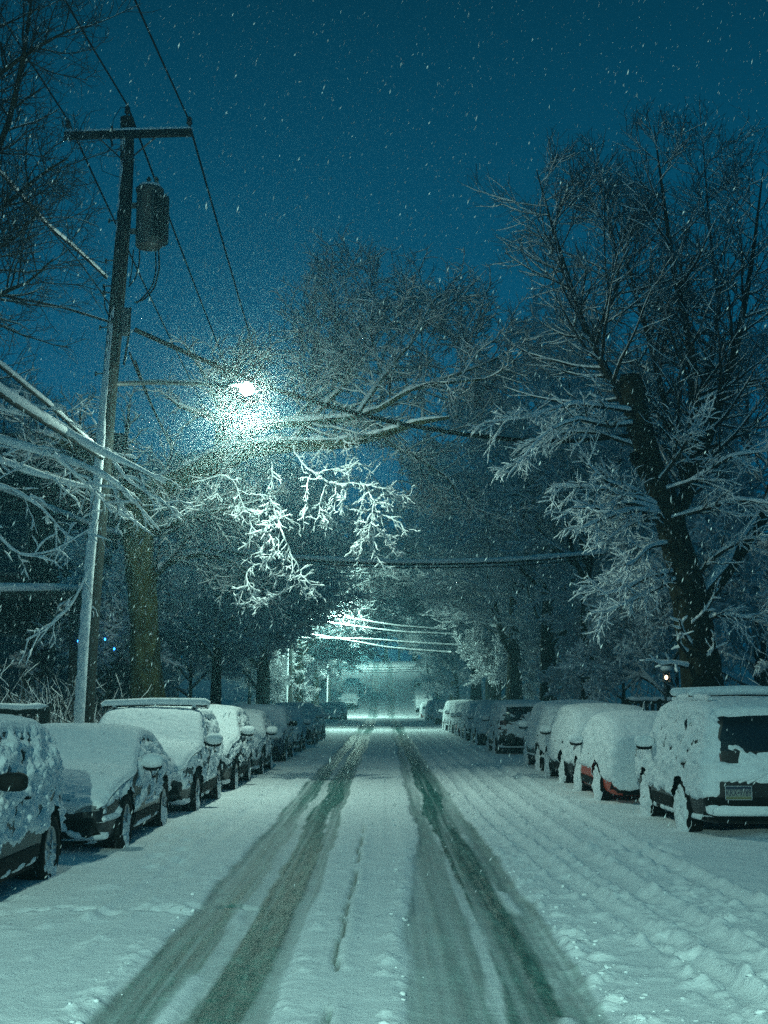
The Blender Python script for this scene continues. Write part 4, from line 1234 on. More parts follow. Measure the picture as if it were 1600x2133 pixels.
# ------------------------------------------------------------------ wires
def wire(name, pts, r_, label, sag=0.0, snow=0.0, n=40, group=None, cat='wire', soff=None):
    pts = [np.array(p, float) for p in pts]
    if len(pts) == 2:
        T = np.linspace(0, 1, n)
        o = pts[0][None] * (1 - T[:, None]) + pts[1][None] * T[:, None]
        o[:, 2] -= sag * 4 * T * (1 - T)
    else:
        o, _ = polyR(pts, [r_] * len(pts), n)
    base = o[0].copy()
    root = empty(name, tuple(base)); tag(root, label, cat, group)
    b = MB(); b.tube(o - base, r_, 7); b.build('strand', M['cable'], root)
    if snow:
        rs = np.random.RandomState(len(label))
        q = o - base; q[:, 2] += r_ * .8 + snow * .5
        s = MB(); s.tube(q, list(np.clip(snow * (1 + .12 * rs.normal(size=n)), .004, 1)), 8); s.build('wire_snow', M['snow'], root)
    return root
GW = 'overhead wires'
ins = [PY(145, 262, POLE_Y) + [0, -.14, .05], pt + [0, 0, .25], PY(393, 256, POLE_Y) + [0, -.14, .05]]
far_ins = [np.array([-6.3, 71.4, 11.3]), np.array([-5.1, 71.4, 11.8]), np.array([-4.0, 71.4, 11.3])]
for i, (a, b_, wn_) in enumerate(zip(ins, far_ins, ('left end', 'top', 'right end'))):
    wire('power_line', [a, b_], .020, 'thin wire running away down the street from the %s of the nearest pole%s' % (wn_, ' crossarm' if i != 1 else ''), .5, 0, 60, GW)
near_t = [np.array([-6.4, -10, 12.0]), np.array([-5.3, -10, 12.4]), np.array([-4.2, -10, 12.0])]
dirs = [P(0, 30, 19.5), P(133, 0, 19.0), P(280, 0, 19.0)]
for i, (a, q, wn_) in enumerate(zip(ins, dirs, ('left end', 'top', 'right end'))):
    e_ = q + (q - a) * 3.0; e_[2] = q[2] + (q[2] - a[2]) * 2.0
    wire('power_line', [a, q, e_], .016, 'thin wire running overhead toward the viewer from the %s of the nearest pole%s' % (wn_, ' crossarm' if i != 1 else ''), 0, 0, 60, GW)
# service cables at the left
wire('service_cable', [PY(-120, 240, 17), PY(0, 360, 18.5), PY(98, 470, 20.5), PY(170, 530, 22), PY(222, 580, 22.8)], .022, 'heavy service cable with a splice dropping from the upper left to the pole', 0, .036, 40, GW)
wire('service_cable', [PY(98, 470, 20.5), PY(165, 545, 21.8), PY(205, 600, 22.6), PY(232, 640, 22.9)], .012, 'thinner lower strand splitting off the heavy service cable at its splice', 0, 0, 30, GW)
wire('service_cable', [PY(-140, 590, 21), PY(0, 615, 21.8), PY(130, 640, 22.3), PY(232, 672, 22.9)], .020, 'twisted cable running nearly level from the left edge to the pole', 0, .008, 40, GW)
wire('telephone_cable', [PY(-120, 680, 14), PY(0, 762, 16), PY(110, 852, 19.5), PY(215, 948, 22.7)], .024, 'upper of the two snow-thick cables falling from the left edge to the pole', 0, .040, 50, GW)
wire('telephone_cable', [PY(-120, 735, 14), PY(0, 822, 15.5), PY(100, 885, 18.6), PY(212, 955, 22.7)], .036, 'thickest snow-loaded cable falling from the left edge to the pole', 0, .074, 50, GW)
# across the road
cr = [(280, 686, 23.0), (360, 722, 23.2), (440, 757, 23.4), (560, 808, 23.8), (700, 850, 24.3), (830, 882, 24.8), (960, 904, 25.2), (1080, 917, 25.6), (1200, 919, 26), (1330, 905, 26.4), (1480, 870, 27)]
wire('service_cable', [PY(*c) for c in cr], .045, 'dark sagging cable crossing over the road from the nearest pole to the right-hand trees', 0, 0, 70, GW)
wire('telephone_cable', [PY(-60, 1000, 30), PY(250, 1120, 36), PY(600, 1165, 40), PY(830, 1176, 40), PY(1050, 1172, 40), PY(1310, 1150, 40), PY(1700, 1085, 40)], .045, 'thick snowy cable spanning the whole road at mid height', 0, .078, 90, GW)
wire('telephone_cable', [PY(600, 1172, 40), PY(830, 1184, 40), PY(1050, 1180, 40), PY(1310, 1160, 40), PY(1700, 1095, 40)], .018, 'thin cable just beneath the thick snowy cable spanning the road', 0, 0, 60, GW)
for k, (x0, y0, x1, y1) in enumerate([(270, 735, 400, 985), (282, 752, 372, 930)]):
    wire('guy_wire', [PY(x0, y0, 23), PY(x1, y1, 40)], .020, ('longer' if k == 0 else 'shorter') + ' of the two dark cables slanting down behind the pole', .3, 0, 30, GW)
for k, pp in enumerate([[(590, 1268), (690, 1283), (760, 1294), (830, 1305), (930, 1312)], [(600, 1283), (700, 1300), (770, 1310), (840, 1318), (950, 1322)], [(610, 1330), (700, 1331), (780, 1333), (860, 1340), (960, 1345)], [(640, 1322), (730, 1336), (800, 1349), (860, 1355), (940, 1360)]]):
    wire('telephone_cable', [PY(x, y, 72.3) for x, y in pp], .03, ['highest', 'second', 'third', 'lowest'][k] + ' of the four glaring snow-white wires under the second street lamp', 0, .050, 40, GW)
for k, (y0, y1) in enumerate([(1388, 1392), (1394, 1396), (1399, 1400)]):
    wire('telephone_cable', [PY(640, y0 - 4, 118), PY(780, y0 + 3, 118), PY(940, y1 - 4, 118)], .02, ['upper', 'middle', 'lower'][k] + ' of the three far bright wires above the hill', 0, .018, 24, GW)

# ------------------------------------------------------------------ cars
def blur1(a, k, it=2):
    for _ in range(it):
        a = np.convolve(np.pad(a, (k, k), mode='edge'), np.ones(2 * k + 1) / (2 * k + 1), 'valid')
    return a

class Car:
    pass

def car_shape(c):
    """tables of the top line, belt and half width along the length; front is -y"""
    ys = np.linspace(-c.L / 2, c.L / 2, 301)
    tx = np.array([p[0] for p in c.top]); tz = np.array([p[1] for p in c.top])
    top = blur1(np.interp(ys, tx * c.L / 2, tz), 5, 2)
    belt = np.interp(ys, [-c.L / 2, c.L / 2], [c.belt - .03, c.belt + .03])
    u = np.abs(ys) / (c.L / 2)
    w = c.W * (1 - c.taper * u ** 3.2)
    bot = c.z0 + .10 * sstep(.86, 1.0, u)
    return ys, top, belt, w, bot

def car_grid(c, ny, ns):
    ys_, top_, belt_, w_, bot_ = car_shape(c)
    tt = np.linspace(-1, 1, ny)
    yy = np.sign(tt) * (1 - (1 - np.abs(tt)) ** 1.15) * c.L / 2
    cap = [(.985, .035), (.955, .065), (.91, .088), (.84, .105), (.76, .117), (.66, .126), (.55, .133), (.44, .138), (.32, .142), (.20, .144), (.08, .145)]
    rows = []
    def sect(y):
        zt = np.interp(y, ys_, top_); zb = np.interp(y, ys_, belt_); w = np.interp(y, ys_, w_); z0 = np.interp(y, ys_, bot_)
        zb2 = min(zb, zt - .07)
        g = max(zt - .09 - zb2, 0)
        xr = w * .975 - g * c.tumble
        gh = sstep(.0, .25, g)
        e1 = w * .975 - g * c.tumble * .15
        pts = np.array([(0, z0), (w - .16, z0), (w - .05, z0 + .05), (w - .012, z0 + .16), (w, (z0 + zb2) * .5), (w * .992, zb2 - .08), (w * .975, zb2),
                        (w * .975 - g * c.tumble * .45, zb2 + g * .5), (xr, zt - .09 + .0), (xr - .045, zt - .035), (xr - .13, zt - .008), (xr * .5, zt + .018), (0, zt + .025)])
        cnt = [3, 2, 3, 7, 7, 3, 7, 7, 3, 3, 6, 6]
        k_ = ns
        out = []
        for i, n_ in enumerate(cnt):
            n2 = max(1, int(round(n_ * k_)))
            for q in range(n2):
                out.append(pts[i] + (pts[i + 1] - pts[i]) * q / n2)
        out.append(pts[-1])
        out = np.array(out)
        for _ in range(2):
            o2 = out.copy(); o2[1:-1] = (out[:-2] + 2 * out[1:-1] + out[2:]) / 4; out = o2
        return out
    S0, S1 = sect(-c.L / 2), sect(c.L / 2)
    def caprows(S, sgn, y0):
        zc = (S[:, 1].min() + S[:, 1].max()) / 2 - .05
        r_ = []
        for s, dy in cap:
            q = S.copy(); q[:, 0] *= s; q[:, 1] = zc + (q[:, 1] - zc) * s
            r_.append((y0 + sgn * dy, q))
        return r_
    for y, q in reversed(caprows(S0, -1, -c.L / 2)): rows.append((y, q))
    for y in yy: rows.append((y, sect(y)))
    for y, q in caprows(S1, 1, c.L / 2): rows.append((y, q))
    m = len(rows)
    half = np.array([q for _, q in rows])                       # m,K,2
    K = half.shape[1]
    full = np.concatenate([half, half[:, -2:0:-1] * [-1, 1]], 1)  # wrap ring
    # ring runs bottom-centre -> +x side -> top -> -x side
    Yc = np.array([y for y, _ in rows])[:, None] * np.ones((1, full.shape[1]))
    V = np.stack([full[..., 0], Yc, full[..., 1]], -1)
    return V

def grid_normals(V):
    du = np.gradient(V, axis=0)
    dv = np.roll(V, -1, 1) - np.roll(V, 1, 1)
    n = np.cross(du, dv)
    n = n / (np.linalg.norm(n, axis=-1, keepdims=True) + 1e-9)
    # outward?
    cen = V.mean(1, keepdims=True)
    if np.sum(n * (V - cen)) < 0: n = -n
    return n

def arch_cut(c, V, F):
    """snap grid vertices to the wheel arches and drop the faces inside"""
    Vf = V.reshape(-1, 3).copy()
    inside = np.zeros(len(Vf), bool)
    for wy in (c.fy, c.ry):
        dy = Vf[:, 1] - wy; dz = Vf[:, 2] - c.wr
        d = np.hypot(dy, dz)
        side = np.abs(Vf[:, 0]) > c.W * .70
        Ra = c.wr + .065
        near = side & (np.abs(d - Ra) < .03)
        Vf[near, 1] = wy + dy[near] / d[near] * Ra
        Vf[near, 2] = c.wr + dz[near] / d[near] * Ra
        d = np.hypot(Vf[:, 1] - wy, Vf[:, 2] - c.wr)
        inside |= side & (d < Ra + .004)
    keep = ~inside[F].all(1)
    return Vf, F[keep]

def patch(c, bvh, quad, axis, nu=10, nv=6, off=.006, side=1):
    """quad: 4 corners in the plane seen along `axis` ('front','rear','side'); projected on the body"""
    q = np.array(quad, float)
    V = []
    for i in range(nu + 1):
        for j in range(nv + 1):
            a, b = i / nu, j / nv
            p = q[0] * (1 - a) * (1 - b) + q[1] * a * (1 - b) + q[2] * a * b + q[3] * (1 - a) * b
            if axis == 'front': o, d = Vector((p[0], -5, p[1])), Vector((0, 1, 0))
            elif axis == 'rear': o, d = Vector((p[0], 5, p[1])), Vector((0, -1, 0))
            elif axis == 'top': o, d = Vector((p[0], p[1], 4)), Vector((0, 0, -1))
            else: o, d = Vector((3 * side, p[0], p[1])), Vector((-side, 0, 0))
            h, nrm, _, _ = bvh.ray_cast(o, d)
            if h is None:
                if V: V.append(V[-1]); continue
                V.append((0, 0, .6)); continue
            if nrm.dot(d) > 0: nrm = -nrm
            V.append(tuple(h + nrm * off))
    F = grid_faces(nu + 1, nv + 1)
    mb = MB(); mb.add(V, F)
    return mb

def wheel_meshes(c):
    r_, wd = c.wr, .105
    t = MB(); t.lathe([(r_ * .62, -wd), (r_ * .90, -wd), (r_ * .985, -wd * .75), (r_, -wd * .3), (r_, wd * .3), (r_ * .985, wd * .75), (r_ * .90, wd), (r_ * .66, wd * .95), (r_ * .62, wd * .7), (r_ * .62, -wd)], (0, 0, 0), 'x', 36)
    rm = MB(); rm.lathe([(r_ * .63, wd * .9), (r_ * .60, wd * .93), (r_ * .57, wd * .6), (r_ * .55, 0), (.001, 0)], (0, 0, 0), 'x', 30)
    rm.lathe([(.065, 0), (.06, wd * .75), (.001, wd * .8)], (0, 0, 0), 'x', 14)
    for k in range(c.spokes):
        a = 2 * math.pi * k / c.spokes
        p0 = np.array([wd * .62, .04 * math.cos(a), .04 * math.sin(a)]); p1 = np.array([wd * .72, r_ * .6 * math.cos(a), r_ * .6 * math.sin(a)])
        rm.tube([p0, p1], [.030, .022], 6)
    return t, rm

def build_car(name, c, seed, label, group, loc, rz, paintm):
    rs = np.random.RandomState(seed)
    root = empty(name, loc, rz); tag(root, label, 'car', group)
    c.fy = -c.L / 2 + c.fo; c.ry = c.L / 2 - c.ro
    V = car_grid(c, 90, 1.0)
    F = grid_faces(V.shape[0], V.shape[1], True)
    Vf, Fk = arch_cut(c, V, F)
    body = link_mesh('body', np_mesh('body', Vf, Fk), paintm, root)
    bvh = BVHTree.FromPolygons([tuple(v) for v in V.reshape(-1, 3)], [tuple(int(i) for i in f) for f in F])
    # chassis keeps the underside dark
    b = MB(); b.box((0, 0, c.z0 + .18), (c.W - .30, c.L / 2 - .12, .16)); b.box((0, (c.fy + c.ry) / 2, c.z0 + .18), (c.W - .06, (c.ry - c.fy) / 2 - c.wr - .09, .15)); b.build('chassis', M['black'], root, False)
    for wy in (c.fy, c.ry):
        for s in (-1, 1):
            b = MB()
            n_ = 16
            Vv = [(s * xx, wy + (c.wr + .064) * math.cos(a), c.wr + (c.wr + .064) * math.sin(a)) for xx in (c.W - .02, c.W - .30) for a in np.linspace(-.25, math.pi + .25, n_)]
            b.add(Vv, [(i, i + 1, n_ + i + 1, n_ + i) for i in range(n_ - 1)])
            b.build('wheel_arch_liner', M['black'], root)
    # glass by projection
    zt = c.H - .10; zb = c.belt + .03
    def onroof(y): 
        ys_, top_, *_ = SH
        return float(np.interp(y, ys_, top_))
    SH = car_shape(c)
    ys_, top_ = SH[0], SH[1]
    yA0 = c.ws0 * c.L / 2; yA1 = c.ws1 * c.L / 2         # windscreen foot and top
    yC1 = c.rw1 * c.L / 2; yC0 = c.rw0 * c.L / 2         # rear roof end, rear window foot
    mids = [yA1 + (yC1 - yA1) * .42]
    # side windows
    bp = .035
    y_f0 = yA0 + .22; y_f1 = yA1 + .10
    for s in (1, -1):
        quads = [[(y_f0 + .05, zb), (mids[0] - bp, zb), (mids[0] - bp, zt - .06), (y_f1 + .05, zt - .07)],
                 [(mids[0] + bp, zb), (yC1 - .25 if c.threeq else yC0 - .35, zb), (yC1 - .30, zt - .08), (mids[0] + bp, zt - .06)]]
        if c.threeq: quads.append([(yC1 - .20, zb + .02), (yC0 - .18, zb + .04), (yC1 - .12, zt - .10), (yC1 - .25, zt - .09)])
        for q in quads:
            patch(c, bvh, q, 'side', 10, 6, .006, s).build('side_window', M['glass'], root)
    wz0 = float(np.interp(yA0, ys_, top_)) + .03; wz1 = c.H - .12
    patch(c, bvh, [(-c.W * .80, wz0), (c.W * .80, wz0), (c.W * .64, wz1), (-c.W * .64, wz1)], 'front', 12, 8, .006).build('windscreen', M['glass'], root)
    rz0 = c.rwz
    patch(c, bvh, [(-c.W * .74, rz0), (c.W * .74, rz0), (c.W * .62, c.H - .10), (-c.W * .62, c.H - .10)], 'rear', 12, 8, .008).build('rear_window', M['glass'], root)
    # front end
    hz = c.nose
    patch(c, bvh, [(-c.W * .42, hz - .30), (c.W * .42, hz - .30), (c.W * .48, hz - .06), (-c.W * .48, hz - .06)], 'front', 10, 6, .008).build('grille', M['black'], root)
    for s in (1, -1):
        patch(c, bvh, [(s * c.W * .52, hz - .18), (s * c.W * .90, hz - .16), (s * c.W * .88, hz - .02), (s * c.W * .54, hz - .05)], 'front', 6, 4, .010).build('headlight', M['lens'], root)
        patch(c, bvh, [(s * c.W * .66, c.tail - .22), (s * c.W * .93, c.tail - .20), (s * c.W * .90, c.tail + .10), (s * c.W * .70, c.tail + .08)], 'rear', 5, 5, .010).build('taillight', M['tail'], root)
    patch(c, bvh, [(-c.W * .85, c.z0 + .06), (c.W * .85, c.z0 + .06), (c.W * .80, c.z0 + .30), (-c.W * .80, c.z0 + .30)], 'front', 12, 4, .012).build('front_bumper', M['black'], root)
    patch(c, bvh, [(-c.W * .88, c.z0 + .06), (c.W * .88, c.z0 + .06), (c.W * .88, c.z0 + .34), (-c.W * .88, c.z0 + .34)], 'rear', 12, 4, .012).build('rear_bumper', M['black'], root)
    # sill moulding and handles on both sides
    for s in (1, -1):
        m_ = patch(c, bvh, [(c.fy + c.wr + .1, c.z0 + .10), (c.ry - c.wr - .1, c.z0 + .10), (c.ry - c.wr - .1, c.z0 + .24), (c.fy + c.wr + .1, c.z0 + .24)], 'side', 8, 3, .012, s); m_.build('sill', M['black'], root)
        for hy in (mids[0] - .12, mids[0] + .78):
            h_, nrm, _, _ = bvh.ray_cast(Vector((3 * s, hy, c.belt - .10)), Vector((-s, 0, 0)))
            if h_ is not None:
                b = MB(); b.se((h_.x + s * .02, hy, c.belt - .10), (.018, .09, .016), 3, 6, 10); b.build('door_handle', M['black'], root)
    # mirrors
    for s in (1, -1):
        my = yA0 + .42
        h_, nrm, _, _ = bvh.ray_cast(Vector((3 * s, my, c.belt + .04)), Vector((-s, 0, 0)))
        x = (h_.x if h_ else s * c.W)
        b = MB(); b.se((x + s * .145, my, c.belt + .08), (.115, .075, .075), 3.2, 10, 16); b.box((x + s * .03, my, c.belt + .05), (.05, .03, .025)); mo = b.build('mirror', M['black'], root)
        if c.mirror_snow:
            fr_ = -1 if not c.away else 1
            b = MB(); b.se((x + s * .150, my + (-.045 if not c.away else 0.03), c.belt + .125), (.135, .10, .085), 2.5, 12, 18, 0, .05, seed, 9); b.build('snow', M['snow_car'], mo)
    # wheels
    t, rm = wheel_meshes(c)
    tm = None
    for wy in (c.fy, c.ry):
        for s in (1, -1):
            if tm is None:
                w = t.build('wheel', M['tyre'], root); tm = w.data
                r_ = rm.build('rim', M['rim'], w); rmm = r_.data
            else:
                w = bpy.data.objects.new('wheel', tm); COL.objects.link(w); w.parent = root
                r_ = bpy.data.objects.new('rim', rmm); COL.objects.link(r_); r_.parent = w
            w.location = (s * (c.W - .115), wy, c.wr)
            w.rotation_euler = (rs.rand() * 3, 0, 0 if s > 0 else math.pi)
            if s > 0 or True:
                # snow plastered on the wheel face
                nr, na = 12, 48
                rr_ = np.linspace(.03, c.wr * 1.0, nr)[:, None]; aa = np.linspace(0, 2 * math.pi, na, endpoint=False)[None]
                yy = rr_ * np.cos(aa); zz = rr_ * np.sin(aa)
                n_ = fbm(np.stack([yy * 14, zz * 14, yy * 0 + seed + wy * 3 + s], -1), seed, 3)
                lowb = (-np.sin(aa)) * .02
                x_ = .105 + c.wheel_snow + .03 * n_ + lowb - .10 * sstep(c.wr * .86, c.wr * 1.0, rr_ + yy * 0) * (rr_ > c.wr * .9) * .7
                Vw = np.stack([x_ + rr_ * 0, yy, zz], -1).reshape(-1, 3)
                so = link_mesh('snow', np_mesh('wheel_snow', Vw, grid_faces(nr, na, True)), M['snow_car'], w)
                so.rotation_euler = (-w.rotation_euler[0], 0, 0)
    # snow shell: the body's own surface, pushed out where snow lies and sunk where it does not
    V2 = car_grid(c, 230, 2.4)
    for _ in range(2):
        V2[1:-1] = (V2[:-2] + 2 * V2[1:-1] + V2[2:]) / 4
        V2 = (np.roll(V2, 1, 1) + 2 * V2 + np.roll(V2, -1, 1)) / 4
    nm = grid_normals(V2)
    p = V2
    nz, nyy = nm[..., 2], nm[..., 1]
    topm = sstep(.22, .80, nz)
    front = sstep(.35, .8, -nyy) * (1 - topm); rear = sstep(.35, .8, nyy) * (1 - topm)
    sidem = np.clip(1 - topm - front - rear, 0, 1)
    diag = np.stack([p[..., 0] * 3, (p[..., 1] + p[..., 2] * .8) * 2.2, (p[..., 2] - p[..., 1] * .4) * 5.0], -1)
    big = fbm(p * 2.3 + seed, seed, 3)
    med = fbm(diag * 1.6 + seed, seed + 5, 4, .6)
    fine = fbm(p * 24 + seed, seed + 9, 2)
    th = topm * (c.top_t * (1 + .20 * big)) + sidem * (c.side_t + c.side_a * med) + front * (c.front_t + c.side_a * .7 * med) + rear * (c.rear_t + c.side_a * .6 * med)
    zl = c.cut + .06 * fbm(np.stack([p[..., 0] * 4, p[..., 1] * 4, p[..., 0] * 0], -1), seed + 3, 3)
    zlf = zl + front * c.cut_front + rear * c.cut_rear
    cut = sstep(-.05, .07, p[..., 2] - zlf)
    th = th * cut - (1 - cut) * .03
    th = th + .0045 * fine * (th > 0)
    # windows shed a little at their edges
    gl = sidem * sstep(.0, .03, p[..., 2] - zb) * sstep(0, .03, zt - .06 - p[..., 2]) * sstep(0, .05, p[..., 1] - y_f0) * sstep(0, .05, yC0 - .2 - p[..., 1])
    th = th - gl * (c.win_drop + .022 * np.maximum(0, fbm(p * 5 + seed, seed + 21, 3)))
    # ledges: thin runs of snow on the sill and bumper
    for (za, hh_) in c.ledges:
        l_ = np.exp(-((p[..., 2] - za - .05 * (p[..., 1] / c.L)) / hh_) ** 2) * sidem * sstep(-.2, .25, fbm(np.stack([p[..., 1] * 2.5, p[..., 1] * 0, p[..., 0] * 0 + za * 9], -1), seed, 2) + .25)
        th = np.maximum(th, .045 * l_ - .012)
    for (ax, x0, x1, z0_, z1_, amt) in c.bare:
        msk = sstep(0, .03, p[..., 0] - x0) * sstep(0, .03, x1 - p[..., 0]) * sstep(0, .03, p[..., 2] - z0_ + .015 * fine) * sstep(0, .03, z1_ - p[..., 2])
        sel = {'front': sstep(.2, .5, -nyy), 'rear': sstep(.2, .5, nyy)}[ax]
        msk = msk * sel
        if isinstance(amt, tuple):
            nn_ = fbm(p * 6 + 3, seed + 40, 4)
            low = sstep(z0_ + .42, z0_, p[..., 2])
            k_ = msk * sstep(-.12, .12, .40 + amt[1] - low * .85 + .42 * nn_)
            th = th * (1 - k_) - .03 * k_
        else:
            th = th * (1 - msk) - amt * msk
    if c.extra: th = c.extra(p, nm, th, topm, sidem, front, rear)
    V3 = V2 + nm * (th + .0)[..., None]
    V3f = V3.reshape(-1, 3)
    F2 = grid_faces(V3.shape[0], V3.shape[1], True)
    # arches
    ins_ = np.zeros(len(V3f), bool)
    for wy in (c.fy, c.ry):
        d = np.hypot(V3f[:, 1] - wy, V3f[:, 2] - c.wr); side = np.abs(V3f[:, 0]) > c.W * .66
        Ra = c.wr + .062
        near = side & (np.abs(d - Ra) < .016)
        V3f[near, 1] = wy + (V3f[near, 1] - wy) / d[near] * Ra; V3f[near, 2] = c.wr + (V3f[near, 2] - c.wr) / d[near] * Ra
        ins_ |= side & (np.hypot(V3f[:, 1] - wy, V3f[:, 2] - c.wr) < Ra + .003)
    # drop faces lying wholly under the paint: they are never seen
    deep = (th.reshape(-1) < -.012)
    keep = ~(ins_[F2].all(1) | deep[F2].all(1))
    Fk2 = F2[keep]
    used = np.unique(Fk2)
    re = np.full(len(V3f), -1); re[used] = np.arange(len(used))
    link_mesh('snow_cover', np_mesh('snow_cover', V3f[used], re[Fk2]), M['snow_car'], root)
    c.bvh = bvh; c.root = root; c.SH = SH
    if c.rails:
        for s in (1, -1):
            xr = c.W * .70
            ysr = np.linspace(yA1 + .15, yC1 - .15, 16)
            pts = [(s * xr, y, float(np.interp(y, ys_, top_)) + .075) for y in ysr]
            pts = [(s * xr, ysr[0] - .08, pts[0][2] - .06)] + pts + [(s * xr, ysr[-1] + .08, pts[-1][2] - .06)]
            b = MB(); b.tube(pts, .018, 8); ro = b.build('roof_rail', M['black'], root)
            b = MB(); b.tube([(x, y, z + .035) for x, y, z in pts[1:-1]], [.035] + [.048 + .005 * math.sin(k * 2.1) for k in range(14)] + [.03], 10); b.build('snow', M['snow_car'], ro)
        for k in (0, 1) if c.bars else ():
            y = yA1 + .45 + k * .95
            z_ = float(np.interp(y, ys_, top_)) + .13
            b = MB(); b.tube([(-c.W * .80, y, z_), (0, y, z_ + .015), (c.W * .80, y, z_)], .018, 8); ro = b.build('roof_bar', M['black'], root)
            b = MB(); b.tube([(-c.W * .82, y, z_ + .03), (-c.W * .78, y, z_ + .05), (0, y, z_ + .07), (c.W * .78, y, z_ + .05), (c.W * .82, y, z_ + .03)], [.03, .055, .06, .058, .035], 10); b.build('snow', M['snow_car'], ro)
    return root

def C(kind, **kw):
    c = Car()
    d = dict(L=4.3, W=.90, H=1.58, belt=.98, z0=.20, taper=.10, tumble=.30, fo=.85, ro=.88, wr=.335, spokes=7, threeq=False,
             ws0=-.42, ws1=-.12, rw1=.78, rw0=.97, rwz=1.05, nose=.86, tail=.92, mirror_snow=True, away=False,
             top_t=.060, side_t=.012, side_a=.022, front_t=.030, rear_t=.030, cut=.48, cut_front=.0, cut_rear=.0, win_drop=-.012, wheel_snow=-.020,
             ledges=((.30, .035),), bare=(), extra=None, rails=False, bars=False)
    if kind == 'suv':
        d.update(L=4.25, H=1.60, belt=1.02, top=[(-1, .80), (-.93, .92), (-.80, 1.0), (-.46, 1.08), (-.12, 1.54), (.05, 1.60), (.6, 1.58), (.86, 1.50), (1, 1.28)])
    if kind == 'sedan':
        d.update(L=4.2, H=1.40, belt=.90, z0=.17, nose=.74, tail=.88, ws0=-.40, ws1=-.05, rw1=.45, rw0=.75, rwz=1.0,
                 top=[(-1, .66), (-.93, .76), (-.75, .86), (-.42, .95), (-.06, 1.36), (.12, 1.40), (.42, 1.35), (.78, 1.05), (.95, 1.0), (1, .92)])
    if kind == 'hatch':
        d.update(L=3.85, H=1.47, belt=.94, z0=.18, nose=.78, tail=.92, ws0=-.42, ws1=-.08, rw1=.78, rw0=.97,
                 top=[(-1, .72), (-.92, .84), (-.75, .92), (-.42, 1.0), (-.08, 1.42), (.1, 1.47), (.55, 1.44), (.85, 1.30), (1, 1.12)])
    if kind == 'boxy':
        d.update(L=3.95, W=.91, H=1.70, belt=1.06, tumble=.20, nose=.95, taper=.07, ws0=-.46, ws1=-.22, rw1=.93, rw0=1.0, rwz=1.10, tail=1.0, z0=.22, wr=.345,
                 top=[(-1, .92), (-.93, 1.02), (-.80, 1.08), (-.46, 1.16), (-.22, 1.64), (-.05, 1.70), (.6, 1.70), (.93, 1.67), (1, 1.60)])
    if kind == 'van':
        d.update(L=4.6, W=.95, H=1.68, belt=1.02, tumble=.24, threeq=True, nose=.84, ws0=-.55, ws1=-.20, rw1=.88, rw0=.99,
                 top=[(-1, .80), (-.92, .92), (-.80, 1.0), (-.55, 1.10), (-.20, 1.62), (0, 1.68), (.6, 1.67), (.88, 1.58), (1, 1.38)])
    hs = kw.pop('hs', .955)
    d.update(kw)
    d['top'] = [(a, b * hs) for a, b in d['top']]; d['H'] = max(b for _, b in d['top']); d['belt'] *= hs; d['nose'] *= hs
    for k, v in d.items(): setattr(c, k, v)
    return c

PT = {k: paint('paint_' + k, v) for k, v in dict(teal=(.010, .030, .034), charcoal=(.018, .020, .022), black=(.008, .009, .010), red=(.42, .05, .022), grey=(.06, .065, .07), blue=(.010, .035, .075), white=(.45, .46, .46)).items()}
GL = 'snow-covered cars parked along the left kerb'
GR = 'snow-covered cars parked along the right kerb'
def spot(side, xside, yw, c):
    """left cars face the viewer (front wheel at yw), right cars face away (rear wheel at yw); body end caps reach 0.145 past L/2"""
    if side == 'L':
        return (xside - c.W, yw + c.L / 2 - c.fo, 0.0), 0.0
    return (xside + c.W, yw + c.L / 2 - c.ro, 0.0), math.pi

# L1
c = C('suv', side_t=.024, side_a=.05, top_t=.05, cut=.50, L=4.0, ro=.64, mirror_snow=False, ledges=((.30, .04), (.62, .03)))
loc, rz = spot('L', -3.05, 9.75, c)
build_car('crossover_car', c, 101, 'nearest left parked car, cut off by the frame, its dark door patchy with wind-blown snow', GL, loc, rz, PT['teal'])
# L2 sedan with hourglass grille
c = C('sedan', side_t=.012, side_a=.04, top_t=.055, front_t=.035, cut=.46, cut_front=.12, H=1.40, ledges=((.28, .035), (.48, .03)),
      bare=(('front', .10, .50, .62, .68, .03),))
loc, rz = spot('L', -2.86, 14.85, c)
r2 = build_car('sedan_car', c, 102, 'snow-capped sedan facing the viewer with a dark spindle grille showing, second car on the left', GL, loc, rz, PT['black'])
def sedan_face(c, root):
    b = MB()
    def fz(x, z, off=.02):
        h, n_, _, _ = c.bvh.ray_cast(Vector((x, -5, z)), Vector((0, 1, 0)))
        return (x, (h.y if h else -c.L / 2 - .1) - off, z)
    for k in range(9):
        z = .26 + k * .035
        w = .46 - abs(z - .60) * .45
        b.tube([fz(x, z, .015) for x in np.linspace(-w, w, 9)], .006, 5)
    b.build('grille_slats', M['metal'], root)
    s = MB()
    rs = np.random.RandomState(3)
    def run(pts, r_):
        o = []
        for i in range(len(pts) - 1):
            for t in np.linspace(0, 1, 8, endpoint=False):
                o.append(np.array(pts[i]) * (1 - t) + np.array(pts[i + 1]) * t)
        o.append(np.array(pts[-1]))
        s.tube([fz(q[0], q[1] + rs.normal(0, .004), .02) for q in o], [r_ * .5] + [r_ * (1 + .25 * rs.normal()) for _ in o[2:]] + [r_ * .4], 8)
    run([(-.55, .235), (-.2, .225), (.2, .235), (.42, .27)], .022)
    run([(.24, .55), (.33, .44), (.45, .34), (.60, .26)], .038)
    run([(-.24, .55), (-.33, .44), (-.45, .34), (-.60, .26)], .038)
    run([(.55, .19), (.68, .20)], .02)
    s.build('grille_snow', M['snow_car'], root)
sedan_face(c, r2)
